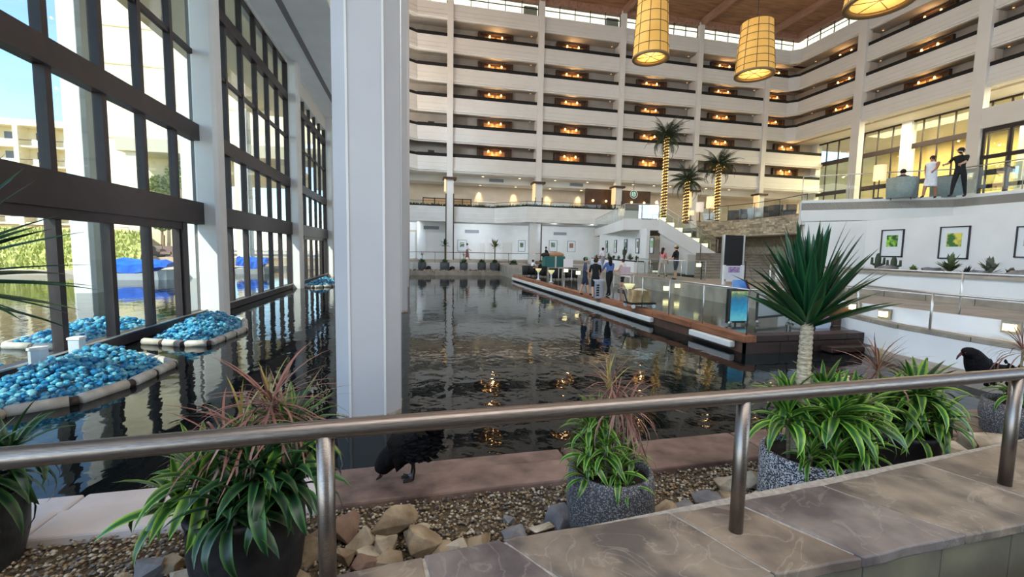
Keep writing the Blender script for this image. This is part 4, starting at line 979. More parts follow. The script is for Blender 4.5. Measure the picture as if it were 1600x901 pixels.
# wooden screens on the gallery
for p0, p1, lab in ((661, 697, 'tan folding screen in a dark frame on the lower gallery, left of the first column'), (709, 736, 'tan folding screen in a dark frame on the lower gallery, right of the first column')):
    a = ony(p0, 310, 46.2).x; b = ony(p1, 310, 46.2).x
    t = thing('folding_screen', ((a + b) / 2, 46.2, 5.35), lab, 'screen', 'folding screens on the lower gallery')
    MB().box(a, b, 46.18, 46.22, 5.4, 7.35).build('panel', mat('tan_screen', (206, 172, 132), 0.7), t)
    for x in (a, (a + b) / 2, b): MB().box(x - 0.04, x + 0.04, 46.14, 46.26, 5.35, 7.45).build('frame_post', BLACK, t)
    MB().box(a, b, 46.15, 46.25, 7.35, 7.43).build('top_rail', BLACK, t)
# foliage in the gallery edge planter and cafe on the gallery
gm = MB(); rg = random.Random(21)
for i in range(1500):
    t_ = rg.random()
    seg = rg.choices(range(5), weights=[6.4, 4.9, 3.9, 8.4, 3.5])[0]; a = Vector(gp[seg]); b = Vector(gp[seg + 1]); p = a.lerp(b, t_)
    dd = (b - a).normalized(); p = p - Vector((dd.y, -dd.x)) * 0.15
    x, y, z = p.x + rg.uniform(-.1, .1), p.y + rg.uniform(-.1, .1), 6.48
    ang = rg.uniform(0, 6.28); L = rg.uniform(0.08, 0.26); gm.add([(x - 0.06, y, z), (x + 0.06, y, z), (x + cos(ang) * L * 0.6, y + sin(ang) * L * 0.6, z + L)], [(0, 1, 2)])
g = gm.build('planter_foliage', mat('dark_planter_leaf', (44, 56, 34), 0.7)); tag(g, 'low dark foliage along the edge of the far lower gallery', 'foliage', kind='stuff')

# ================================================================== FRAMED PICTURES
FRAMEM = mat('picture_frame_dark', (48, 40, 44), 0.5); MATB = mat('picture_mount', (222, 226, 228), 0.7)
def framed(c, u, n, w, h, rgb, rgb2, label, group, glassy=True):
    """c centre on the wall, u horizontal unit along the wall, n unit out of the wall"""
    c = Vector(c); u = Vector((u[0], u[1], 0)).normalized(); n = Vector((n[0], n[1], 0)).normalized(); v = Vector((0, 0, 1))
    t = thing('framed_picture', c, label, 'picture', group)
    def slab_(x0, x1, z0, z1, d0, d1, nm, m, pa=None):
        vs = [c + u * x + v * z + n * d for d in (d0, d1) for x, z in ((x0, z0), (x1, z0), (x1, z1), (x0, z1))]
        MB().add(vs, [(0, 1, 2, 3), (7, 6, 5, 4), (0, 4, 5, 1), (1, 5, 6, 2), (2, 6, 7, 3), (3, 7, 4, 0)]).build(nm, m, pa or t)
        return COL.objects[nm] if False else None
    W, H, b = w / 2, h / 2, 0.035
    slab_(-W, W, -H, H, 0.0, 0.02, 'mount', MATB); mo = t.children[0] if t.children else t
    for x0, x1, z0, z1 in ((-W, W, H - b, H), (-W, W, -H, -H + b), (-W, -W + b, -H, H), (W - b, W, -H, H)): slab_(x0, x1, z0, z1, 0.0, 0.05, 'frame_bar', FRAMEM)
    slab_(-W * 0.5, W * 0.5, -H * 0.25, H * 0.58, 0.018, 0.024, 'print', mat('print_%d_%d_%d' % rgb, rgb, 0.6, rgb2, 5, coords='World', lo=0.42, hi=0.58), mo)
    return t
G = 'framed flower prints'
for px, py, w, h, y, r1, r2, lab in ((722, 383.5, 0.98, 1.22, 47.6, (58, 74, 110), (190, 200, 150), 'framed print of white flowers on dark blue, left end of the far wall'),
    (815, 384, 0.8, 1.22, 47.6, (52, 70, 50), (150, 160, 140), 'framed dark green print half behind the white support column'),
    (864, 384, 0.95, 1.25, 47.6, (88, 112, 96), (130, 150, 124), 'framed grey green print behind the information cart'),
    (892.5, 385, 0.95, 1.25, 47.6, (206, 84, 100), (110, 130, 90), 'framed print of a pink flower on the far wall')):
    c = ony(px, py, y); framed(c, (1, 0), (0, -1), w, h, r1, r2, lab, G)
PWv = Vector(PW1) - Vector(PW0)
for k, (px, r1, r2) in enumerate(((948, (90, 140, 110), (150, 180, 150)), (962, (150, 180, 140), (190, 200, 180)), (978, (30, 50, 46), (80, 110, 90)), (996.5, (150, 100, 90), (110, 130, 90)), (1019, (96, 170, 90), (150, 200, 130)))):
    d = ray(px, 383); a = Vector(PW0) + PN * 0.12
    # meet of the sight line with the wall line in plan
    den = d.x * PWv.y - d.y * PWv.x; s = (a.x * PWv.y - a.y * PWv.x) / den
    c = Vector((d.x * s, d.y * s, 2.72))
    framed(c, PD, PN, 0.62, 0.98, r1, r2, 'narrow framed plant print, %s of five from the left under the white bridge' % ORD[k], G)
for px, p2, lab, r1, r2 in ((1377, 1412, 'framed print of a bright green leaf, leftmost on the white wall under the terrace', (40, 84, 40), (150, 210, 70)), (1468, 1515, 'framed green and yellow print in the middle of the white wall under the terrace', (60, 110, 50), (220, 210, 90)), (1587, 1640, 'framed print cut by the picture edge on the white wall under the terrace', (90, 120, 90), (170, 180, 150))):
    a = onx(px, 382, WD); b = onx(p2, 382, WD); w = a.y - b.y
    framed((WD, (a.y + b.y) / 2, 2.80), (0, -1), (-1, 0), w, w * 1.28, r1, r2, lab, G)

# ================================================================== LEAVES AND PLANTS
def leaf_mesh(name, width, droop, m, seg=7, fold=0.25, sheath=0.45, curl=0.0):
    """strap leaf of length 1 along +X that bends down by droop radians; 'across' runs from midrib to edge"""
    vs = []; ac = []; x = z = 0.0
    for i in range(seg + 1):
        f = i / seg; a = -droop * (f ** 1.4)
        wd = width * (sheath + (1 - sheath) * sin(min(1, f / 0.45) * pi / 2)) * (1 if f < 0.45 else max(0.0, 1 - ((f - 0.45) / 0.55) ** 1.8)) * 0.5
        nx, nz = -sin(a), cos(a)
        cy = curl * f * f
        for s in (-1, 0, 1):
            vs.append((x + nx * abs(s) * wd * fold, cy + s * wd, z + nz * abs(s) * wd * fold)); ac.append(abs(s))
        x += cos(a) / seg; z += sin(a) / seg
    fs = [(i * 3 + j, i * 3 + j + 1, (i + 1) * 3 + j + 1, (i + 1) * 3 + j) for i in range(seg) for j in range(2)]
    me = bpy.data.meshes.new(name); me.from_pydata(vs, [], fs); me.materials.append(m)
    at = me.attributes.new('across', 'FLOAT', 'POINT'); at.data.foreach_set('value', [float(v) for v in ac])
    me.polygons.foreach_set('use_smooth', [True] * len(fs)); me.update(); return me
LIME = leaf_mat('lime_striped_leaf', (40, 84, 36), (132, 172, 60))
DKGR = leaf_mat('deep_green_leaf', (22, 52, 30), (64, 104, 52))
SWORD = leaf_mat('sword_leaf', (20, 56, 34), (36, 84, 46), rough=0.32)
REDL = leaf_mat('red_edged_leaf', (120, 96, 74), (150, 82, 88))
OLIV = leaf_mat('olive_tip_leaf', (150, 148, 70), (176, 140, 76))
LEAF = {
    'lime': [leaf_mesh('leaf', 0.165, d, LIME, curl=c_, sheath=.3) for d in (0.5, 1.0, 1.6, 2.1) for c_ in (-0.1, 0.12)],
    'dark': [leaf_mesh('leaf', 0.16, d, DKGR, curl=c_, sheath=.3) for d in (0.5, 1.0, 1.6, 2.1) for c_ in (-0.1, 0.12)],
    'sword': [leaf_mesh('sword_leaf', 0.105, d, SWORD, curl=c_, sheath=0.55) for d in (0.05, 0.15, 0.3) for c_ in (-0.05, 0.05)],
    'red': [leaf_mesh('red_leaf', 0.030, d, REDL, seg=6, curl=c_) for d in (0.3, 0.8, 1.5, 2.2) for c_ in (-0.15, 0.15)],
    'olive': [leaf_mesh('olive_leaf', 0.045, d, OLIV, seg=6, curl=c_) for d in (0.2, 0.6) for c_ in (-0.1, 0.1)],
}
def rosette(t, kind, base, n, L, e0, e1, rr, az=None, name=None):
    """n leaves from a cane head at base (local to t); elevation from e1 (inner) to e0 (outer)"""
    for i in range(n):
        f = i / max(1, n - 1); el = radians(e1 + (e0 - e1) * f + rr.uniform(-8, 8)); a = i * 2.399 + rr.uniform(-.4, .4)
        if az is not None: a = az[0] + rr.uniform(-az[1], az[1])
        ms = LEAF[kind]; q = min(len(ms) - 1, max(0, int((0.25 + 0.75 * f) * len(ms) + rr.uniform(-1.5, 0.6))))
        s = L * rr.uniform(0.75, 1.12) * (0.8 + 0.2 * f)
        link(name or ms[q].name.split('.')[0], ms[q], t, (base[0], base[1], base[2] - 0.06 * f), (rr.uniform(-.3, .3), -el, a), (s, s * rr.uniform(0.85, 1.15), s))
def speckle(name, base, spot, sc, lo):
    m = mat(name, spot, 0.75, base, sc, tex='cells', lo=lo, hi=lo + 0.06, coords='World', bump=0.25, bscale=sc * 0.7); return m
POT_SP = speckle('speckled_pot', (72, 72, 76), (150, 148, 146), 150, 0.22)
POT_TZ = speckle('terrazzo_pot', (58, 60, 66), (206, 208, 212), 130, 0.40)
POT_BK = mat('charcoal_pot', (48, 48, 50), 0.6, (30, 30, 32), 7, coords='World', bump=0.5, bscale=14)
def pot(t, prof, m, soil_z, r_soil, name='pot'):
    po = bpy.data.objects.new(name, MB().lathe(prof, (0, 0, 0), 40).mesh(name, m, True)); COL.objects.link(po); po.parent = t
    o = bpy.data.objects.new('soil', MB().lathe([(0, soil_z + 0.02), (r_soil * 0.6, soil_z + 0.015), (r_soil, soil_z)], n=28).mesh('soil', DIRT, True)); COL.objects.link(o); o.parent = po
def cane(t, a, b, r, m):
    mb = MB().tube([a, ((a[0] + b[0]) / 2 + 0.01, (a[1] + b[1]) / 2, (a[2] + b[2]) / 2), b], [r, r * 0.9, r * 0.8], 8)
    o = bpy.data.objects.new('cane', mb.mesh('cane', m, True)); COL.objects.link(o); o.parent = t
CANE = mat('cane_bark', (150, 138, 110), 0.8, (116, 102, 80), 30, stretch=(1, 1, 3))
GZ = 0.12

# pot A: charcoal pot, left of the middle
rr = random.Random(31)
pa = onz(386, 800, 0.66); pa = Vector((pa.x, pa.y + 0.02, GZ))
t = thing('potted_plant', pa, 'bushy green and red leaved plant in a charcoal pot, left of the first railing post', 'potted plant', 'potted plants along the front bed')
R = 0.325
pot(t, [(R * .72, 0), (R * .9, 0.12), (R, 0.36), (R * .99, 0.56), (R * 1.03, 0.58), (R * 1.03, 0.62), (R * .9, 0.62), (R * .9, 0.5)], POT_BK, 0.54, R * .9)
for (x, y, h, n, L) in ((-0.24, -0.02, 0.78, 34, 0.46), (-0.34, -0.06, 0.66, 22, 0.44), (0.10, -0.14, 0.84, 40, 0.48), (0.22, 0.10, 0.96, 36, 0.46), (-0.04, 0.14, 0.84, 30, 0.42), (0.27, -0.12, 0.78, 34, 0.46), (0.0, -0.24, 0.70, 24, 0.42)):
    cane(t, (x * .8, y * .8, 0.5), (x, y, h), 0.018, CANE); rosette(t, 'lime' if x < 0 else 'dark' if rr.random() < .3 else 'lime', (x, y, h), n, L, -5, 75, rr)
for (x, y, h, n, L) in ((0.14, 0.04, 1.22, 54, 0.58), (0.0, 0.0, 1.06, 44, 0.56), (-0.12, 0.02, 0.98, 30, 0.50), (0.24, 0.06, 1.12, 26, 0.56)):
    cane(t, (x * .5, y, 0.5), (x, y, h), 0.012, CANE); rosette(t, 'red', (x, y, h), n, L, -25, 50, rr)
for x, y, h in ((0.12, 0.04, 1.24), (-0.02, 0.0, 1.14)): rosette(t, 'olive', (x, y, h), 5, 0.32, 60, 88, rr)

# pot B: speckled grey pot in the middle
pb = onz(954, 745, 0.62); pb = Vector((pb.x, pb.y, GZ)); R = 0.325
t = thing('potted_plant', pb, 'red and green plant in a speckled grey round pot, before the open water', 'potted plant', 'potted plants along the front bed')
pot(t, [(R * .74, 0), (R * .92, 0.12), (R, 0.32), (R * .97, 0.52), (R * .92, 0.58), (R * .84, 0.58), (R * .83, 0.48)], POT_SP, 0.51, R * .83)
for (x, y, h, n, L) in ((-0.2, -0.05, 0.74, 24, 0.27), (-0.14, 0.06, 0.88, 30, 0.30), (-0.02, -0.16, 0.64, 18, 0.26), (-0.05, 0.12, 0.92, 28, 0.30), (0.18, 0.05, 0.66, 18, 0.26), (-0.24, -0.1, 0.62, 18, 0.26), (0.02, -0.24, 0.56, 10, 0.22), (-0.1, -0.1, 0.78, 24, 0.28)):
    cane(t, (x * .8, y * .8, 0.42), (x, y, h), 0.012, CANE); rosette(t, 'lime', (x, y, h), n, L, 0, 75, rr)
for (x, y, h, n, L) in ((0.03, 0.0, 1.10, 50, 0.42), (0.0, 0.05, 1.22, 40, 0.40), (0.14, 0.05, 1.02, 50, 0.46)):
    cane(t, (x * .5, y, 0.42), (x, y, h), 0.012, CANE); rosette(t, 'red', (x, y, h), n, L, -45, 50, rr)
rosette(t, 'olive', (-0.04, 0.02, 1.22), 9, 0.28, 45, 88, rr)

# pot C: terrazzo cylinder with the sword leaved tree
pcn = onz(1258, 690, 0.70); pcn = Vector((pcn.x, pcn.y - 0.04, GZ)); R = 0.365
t = thing('potted_tree', pcn, 'tall sword leaved tree on a ringed pale trunk in a terrazzo cylinder pot', 'potted tree')
pot(t, [(R * .95, 0), (R, 0.06), (R, 0.50), (R * .97, 0.52), (R * .9, 0.52), (R * .9, 0.42)], POT_TZ, 0.47, R * .9)
ztr = zat(1264, 505, pcn.x, pcn.y + 0.05) - GZ
prof = []
nr = 26
for i in range(nr + 1):
    z = 0.5 + (ztr - 0.5) * i / nr; r = 0.062 - 0.016 * i / nr
    prof += [(r, z), (r * 1.07, z + 0.4 * (ztr - 0.5) / nr), (r * 0.93, z + 0.9 * (ztr - 0.5) / nr)]
o = bpy.data.objects.new('trunk', MB().lathe(prof, (-0.06, 0.05, 0), 14).mesh('trunk', mat('ringed_trunk', (206, 192, 166), 0.8, (150, 130, 104), 26, stretch=(1, 1, 4), bump=0.5), True)); COL.objects.link(o); o.parent = t
for i in range(88):
    f = i / 87; el = radians(88 - 58 * f ** 1.0 + rr.uniform(-6, 6)); a = i * 2.399 + rr.uniform(-.3, .3)
    me = LEAF['sword'][min(5, int(f * 5 + rr.uniform(0, 1.2)))]; s = rr.uniform(0.68, 0.88) * (1.0 - 0.22 * f)
    link('sword_leaf', me, t, (-0.06 + cos(a) * 0.02, 0.05 + sin(a) * 0.02, ztr + 0.07 - 0.1 * f), (rr.uniform(-.5, .5), -el, a), (s, s * rr.uniform(.85, 1.15), s))
for (x, y, h, n, L) in ((-0.27, -0.02, 0.84, 40, 0.44), (-0.12, 0.1, 0.94, 34, 0.42), (0.08, -0.14, 0.90, 46, 0.46), (0.32, -0.1, 0.86, 44, 0.50), (0.24, 0.12, 0.94, 38, 0.46), (-0.02, -0.26, 0.60, 22, 0.28), (0.2, -0.26, 0.64, 34, 0.38), (-0.2, -0.2, 0.60, 22, 0.26), (0.36, 0.05, 0.7, 30, 0.42)):
    cane(t, (x * .8, y * .8, 0.4), (x, y, h), 0.016, CANE); rosette(t, 'lime', (x, y, h), n, L, -10, 78, rr)
# pot D: dark pot behind with a red plant
pd_ = onz(1412, 668, 0.62); pd_ = Vector((pd_.x - 0.1, pd_.y, GZ)); R = 0.34
t = thing('potted_plant', pd_, 'drooping green plant with a red tuft in a dark pot right of the terrazzo pot', 'potted plant', 'potted plants along the front bed')
pot(t, [(R * .8, 0), (R, 0.2), (R, 0.47), (R * 1.03, 0.48), (R * 1.03, 0.52), (R * .9, 0.52), (R * .9, 0.42)], POT_BK, 0.46, R * .9)
for (x, y, h, n, L) in ((-0.16, 0.0, 0.78, 34, 0.48), (0.1, -0.08, 0.86, 46, 0.54), (0.30, 0.06, 0.78, 40, 0.54), (0.2, -0.22, 0.66, 34, 0.46), (-0.1, -0.2, 0.62, 24, 0.38)):
    cane(t, (x * .8, y * .8, 0.5), (x, y, h), 0.016, CANE); rosette(t, 'dark' if x > 0.2 else 'lime', (x, y, h), n, L, -15, 72, rr)
zr = zat(1378, 574, pd_.x, pd_.y) - GZ
cane(t, (-0.1, 0.1, 0.42), (-0.16, 0.1, zr), 0.014, CANE); rosette(t, 'red', (-0.16, 0.1, zr), 60, 0.5, -10, 70, rr); rosette(t, 'olive', (-0.16, 0.1, zr), 6, 0.34, 50, 85, rr)
# pot E at the right edge
pe = onz(1592, 635, 0.55); pe = Vector((pe.x + 0.05, pe.y, GZ)); R = 0.36
t = thing('potted_plant', pe, 'red and green plant in a grey round pot behind the last railing post', 'potted plant', 'potted plants along the front bed')
pot(t, [(R * .75, 0), (R * .92, 0.1), (R, 0.3), (R * .95, 0.48), (R * .86, 0.48), (R * .85, 0.4)], POT_SP, 0.43, R * .85)
for (x, y, h, n, L) in ((-0.16, 0.0, 0.62, 20, 0.34), (0.1, -0.1, 0.66, 20, 0.34), (0.15, 0.1, 0.7, 16, 0.34)): rosette(t, 'lime', (x, y, h), n, L, -5, 70, rr); cane(t, (x, y, .4), (x, y, h), .012, CANE)
zr = zat(1598, 545, pe.x, pe.y) - GZ
cane(t, (0.0, 0.05, 0.4), (0.0, 0.05, zr), 0.014, CANE); rosette(t, 'red', (0.0, 0.05, zr), 60, 0.5, -15, 70, rr)
# pot F at the left edge, close to the camera
pf = Vector((-1.98, 1.98, GZ))
_p = onz(2, 720, 0.85); pf = Vector((_p.x - 0.20, _p.y - 0.02, GZ))
t = thing('potted_plant', pf, 'dark pot with long arching leaves cut by the left picture edge', 'potted plant', 'potted plants along the front bed')
R = 0.30
pot(t, [(R * .8, 0), (R * .95, 0.2), (R, 0.48), (R * 1.03, 0.52), (R * .9, 0.52), (R * .9, 0.44)], POT_BK, 0.46, R * .9)
for (x, y, h, n, L) in ((0.10, -0.04, 0.68, 40, 0.50), (-0.12, 0.1, 0.74, 24, 0.45), (0.16, 0.14, 0.74, 30, 0.46)):
    cane(t, (x, y, .4), (x, y, h), .016, CANE); rosette(t, 'dark', (x, y, h), n, L, -25, 70, rr)
zt_ = zat(-30, 430, pf.x, pf.y) - GZ
cane(t, (-0.1, 0.0, .4), (-0.16, 0.0, zt_), .03, CANE)
for i in range(64):
    f = i / 63; el = radians(70 - 95 * f + rr.uniform(-8, 8)); a = i * 2.399
    link('sword_leaf', LEAF['sword'][min(5, int(f * 5.9))], t, (-0.16, 0.0, zt_ + 0.1 - 0.2 * f), (rr.uniform(-.5, .5), -el, a), (0.86, 0.6, 0.86))

# far row of pots on the strip behind the pond
def far_pot(px, pw, kind, label, y=40.2, tall=0):
    x = ony(px, 415, y).x; r = pw; t = thing('potted_plant', (x, y, 0.33), label, 'potted plant', 'pots along the far pond edge', )
    MB().lathe([(r * .75, 0), (r, 0.25), (r, 0.75), (r * .9, 0.75), (r * .85, 0.66), (0.0, 0.66)], (x, y, 0.33), 18).build('pot', mat('far_pot_grey', (84, 86, 90), 0.7, (70, 72, 76), 6, coords='World'), t, True)
    r2 = random.Random(int(px)); m = MB()
    for i in range(90):
        a = r2.uniform(0, 6.28); el = r2.uniform(0.2, 1.3); L = r2.uniform(0.3, 0.6); b = Vector((x + r2.uniform(-.3, .3) * r, y + r2.uniform(-.3, .3) * r, 1.05)); d_ = Vector((cos(a) * cos(el), sin(a) * cos(el), sin(el))); s = Vector((-sin(a), cos(a), 0)) * 0.035
        mid = b + d_ * L * 0.6; tip = b + d_ * L + Vector((0, 0, -0.15)); m.add([b - s, b + s, mid + s * 1.3, mid - s * 1.3, tip], [(0, 1, 2, 3), (3, 2, 4)])
    o = m.build('bush', mat('far_leaf_green', (74, 104, 56), 0.6), t); o['kind'] = 'stuff'
    if tall:
        MB().tube([(x, y, 1.0), (x, y, tall)], 0.05, 7).build('trunk', CANE, t)
        m = MB()
        for i in range(34):
            a = i * 2.4; el = r2.uniform(-0.1, 1.4); L = r2.uniform(0.5, 0.8) * (1.4 if kind == 'big' else 1); b = Vector((x, y, tall)); d_ = Vector((cos(a) * cos(el), sin(a) * cos(el), sin(el))); s = Vector((-sin(a), cos(a), 0)) * 0.05
            mid = b + d_ * L * 0.6; tip = b + d_ * L + Vector((0, 0, -0.08)); m.add([b - s * .6, b + s * .6, mid + s, mid - s, tip], [(0, 1, 2, 3), (3, 2, 4)])
        o = m.build('crown', mat('far_crown_big', (92, 108, 56), 0.6) if kind == 'big' else mat('far_crown_dark', (36, 62, 44), 0.6), t); o['kind'] = 'stuff'
    elif kind == 'red':
        m = MB(); b = Vector((x, y, 1.7))
        MB().tube([(x, y, 1.0), (x, y, 1.7)], 0.03, 6).build('trunk', CANE, t)
        for i in range(40):
            a = r2.uniform(0, 6.28); el = r2.uniform(-0.3, 1.4); L = r2.uniform(0.3, 0.6); d_ = Vector((cos(a) * cos(el), sin(a) * cos(el), sin(el))); s = Vector((-sin(a), cos(a), 0)) * 0.02
            m.add([b - s, b + s, b + d_ * L], [(0, 1, 2)])
        o = m.build('red_tuft', mat('far_red_leaf', (140, 104, 100), 0.6), t); o['kind'] = 'stuff'
far_pot(659.5, 0.36, 'red', 'small far pot with a thin red tuft, leftmost along the far pond edge')
far_pot(695, 0.42, 'tree', 'far pot with a dark sword leaved crown in front of the first column', tall=2.6)
far_pot(724.6, 0.36, 'red', 'far pot with a red tuft right of the first column')
far_pot(752.7, 0.38, 'bush', 'far pot with a low green bush in front of the walking woman')
far_pot(773, 0.45, 'big', 'far pot with a large spreading olive crown', tall=2.5)
far_pot(802, 0.40, 'bush', 'far pot with a green bush beside the seated guests')
ROCKS = [mat('rock_tan', (178, 160, 132), 0.85, (118, 98, 74), 4, bump=0.8, bscale=10, coords='World', detail=8), mat('rock_cream', (208, 198, 178), 0.85, (150, 134, 110), 4, bump=0.8, bscale=10, coords='World', detail=8), mat('rock_grey', (140, 138, 138), 0.8, (98, 98, 102), 5, bump=0.8, bscale=12, coords='World', detail=8), mat('rock_red', (146, 120, 102), 0.85, (104, 82, 68), 4, bump=0.8, bscale=10, coords='World', detail=8)]
def rock_mesh(rr, sx, sy, sz, m, n=13):
    bm = bmesh.new()
    for i in range(n):
        v = Vector((rr.gauss(0, 1), rr.gauss(0, 1), rr.gauss(0, 1))).normalized(); k = rr.uniform(0.8, 1.1)
        bm.verts.new((v.x * sx * k, v.y * sy * k, max(-0.7, v.z * k) * sz))
    bmesh.ops.convex_hull(bm, input=bm.verts[:])
    for v in [v for v in bm.verts if not v.link_faces]: bm.verts.remove(v)
    bmesh.ops.bevel(bm, geom=bm.edges[:], offset=min(sx, sz) * 0.035, segments=1, affect='EDGES', clamp_overlap=True)
    bmesh.ops.subdivide_edges(bm, edges=bm.edges[:], cuts=1, use_grid_fill=True)
    for v in bm.verts: v.co += v.co.normalized() * mnoise.noise(v.co * (2.2 / sx) + Vector((n, sx * 90, 0))) * 0.10 * sx
    me = bpy.data.meshes.new('rock'); bm.to_mesh(me); bm.free(); me.materials.append(m); return me
for px, py, lab in ((669, 418, 'dark rounded boulder right of the leftmost far pot'), (705, 418, 'dark rounded boulder right of the far pot by the first column'), (780, 417, 'dark rounded boulder right of the far pot with the spreading crown')):
    x = ony(px, py, 40.4).x; o = bpy.data.objects.new('boulder', rock_mesh(random.Random(px), 0.36, 0.3, 0.3, mat('boulder_dark', (44, 38, 36), 0.8))); COL.objects.link(o); o.location = (x, 40.4, 0.53)
    tag(o, lab, 'boulder', 'dark boulders along the far pond edge')
m = MB(); rg = random.Random(3)
for i in range(500):
    x = rg.uniform(-2, 11.5); y = rg.uniform(39.5, 40.9); r = rg.uniform(0.05, 0.14); m.cur = rg.randrange(3); m.ball((x, y, 0.34 + r * .3), (r, r, r * .7), 5, 3)
o = m.build('cobbles', ROCKS[:3]); tag(o, 'small stones strewn between the pots on the far pond edge', 'stones', kind='stuff')

# ---- rocks and gravel in the front bed
m = MB(); rg = random.Random(8); oc_v = [(1, 0, 0), (0, 1, 0), (-1, 0, 0), (0, -1, 0), (0, 0, 1), (0, 0, -1)]; oc_f = [(0, 1, 4), (1, 2, 4), (2, 3, 4), (3, 0, 4), (1, 0, 5), (2, 1, 5), (3, 2, 5), (0, 3, 5)]
for i in range(26000):
    x = rg.uniform(-3.6, 8.2); y = rg.uniform(2.1, cope_y(x) - 0.33); r = rg.uniform(0.009, 0.020); a = rg.uniform(0, 3.14); ca, sa = cos(a), sin(a); sx, sy, sz = r * rg.uniform(.9, 1.5), r, r * rg.uniform(.5, .8)
    z = 0.13 + rg.uniform(0, 0.035); m.cur = rg.choice((0, 0, 1, 2, 3))
    m.add([(x + ca * vx * sx - sa * vy * sy, y + sa * vx * sx + ca * vy * sy, z + vz * sz) for vx, vy, vz in oc_v], oc_f)
PEB = [mat('pebble_tan', (160, 140, 110), 0.7), mat('pebble_pale', (204, 194, 172), 0.7), mat('pebble_brown', (110, 90, 70), 0.7), mat('pebble_grey', (120, 116, 112), 0.7)]
o = m.build('gravel', PEB, None, True); tag(o, 'small tan gravel between the coping slabs and the curb', 'gravel', kind='stuff')
rk = [  # px, py (centre), width px, colour, height factor, label
    (620, 826, 58, 0, .85, 'large wedge shaped tan rock, biggest of the pile right of the first railing post'),
    (545, 828, 50, 3, .75, 'brown rock touching the first railing post, back of the pile'),
    (600, 850, 40, 1, .8, 'pale block below the large wedge shaped rock'),
    (567, 840, 38, 1, .8, 'cream angular rock between the brown rock and the wedge shaped rock'),
    (574, 858, 30, 1, .8, 'small pointed cream rock in front of the pile'),
    (659, 848, 48, 0, .95, 'tall tan rock at the right end of the pile, against the curb'),
    (650, 826, 34, 1, .7, 'pale rock behind the tall tan rock at the right end of the pile'),
    (612, 868, 40, 0, .55, 'flat tan rock lying low before the curb in the pile'),
    (565, 872, 42, 3, .5, 'flat reddish rock at the front of the pile'),
    (536, 862, 30, 0, .7, 'small tan rock right of the first railing post, low in the pile'),
    (690, 850, 34, 0, .6, 'square tan rock just right of the pile, by the curb'),
    (716, 852, 32, 1, .7, 'cream pointed rock at the curb edge, right of the square tan rock'),
    (756, 843, 44, 0, .5, 'flat golden rock at the curb edge'),
    (803, 833, 40, 2, .6, 'grey rock at the curb edge left of the speckled pot'),
    (848, 826, 44, 1, .5, 'cream slab of rock at the curb left of the speckled pot'),
    (878, 812, 44, 2, .8, 'blue grey rock leaning on the speckled pot'),
    (795, 803, 18, 2, .8, 'lone grey pebble sized rock on the gravel'),
    (1040, 795, 50, 0, .5, 'low brown rock right of the speckled pot'),
    (1075, 790, 40, 2, .45, 'flat dark rock by the curb right of the speckled pot'),
    (1112, 782, 42, 2, .6, 'grey rock left of the second railing post'),
    (1142, 758, 36, 1, .8, 'cream rock behind the second railing post'),
    (1138, 776, 32, 0, .7, 'tan rock before the cream rock at the second railing post'),
    (1172, 745, 34, 1, .8, 'cream rock between the second railing post and the terrazzo pot'),
    (1180, 770, 26, 1, .6, 'small pale rock at the foot of the terrazzo pot'),
    (1348, 752, 34, 0, .5, 'low tan rock between the terrazzo pot and the dark pot'),
    (1462, 722, 50, 0, .55, 'tan rock right of the dark pot by the curb'),
    (1500, 712, 50, 1, .6, 'cream rock right of the dark pot, second along the curb'),
    (1540, 700, 56, 1, .7, 'large cream rock left of the last railing post'),
    (1515, 690, 34, 0, .6, 'tan rock behind the large cream rock'),
    (1562, 712, 30, 0, .5, 'small tan rock at the foot of the last railing post'),
    (236, 884, 36, 2, .9, 'round grey rock left of the charcoal pot'),
    (268, 872, 40, 0, .6, 'brownish flat rock behind the round grey rock, left of the charcoal pot'),
    (284, 894, 34, 1, .7, 'pale rock touching the left of the charcoal pot'),
    (480, 862, 44, 0, .9, 'tan rock right of the charcoal pot'),
    (492, 836, 30, 3, .7, 'brown rock between the charcoal pot and the first railing post'),
    (190, 893, 30, 0, .5, 'small brown rock at the left bottom, far left of the round grey rock'),
    (462, 890, 34, 0, .6, 'low tan rock in front of the rock right of the charcoal pot'),
    (1590, 722, 34, 3, .6, 'brown rock right of the last railing post'),
]
for i, (px, py, wp, ci, hf, lab) in enumerate(rk):
    r_ = random.Random(100 + i); p = onz(px, py, 0.22); dep = (p - CP).dot(CF); s = wp / FPX * dep * 0.74
    o = bpy.data.objects.new('rock', rock_mesh(r_, s, s * r_.uniform(.7, .95), s * hf, ROCKS[ci])); COL.objects.link(o)
    o.location = (p.x, p.y, 0.14 + s * hf * 0.60); o.rotation_euler = (0, 0, r_.uniform(-.5, .5)); tag(o, lab, 'rock', 'loose rocks along the curb')

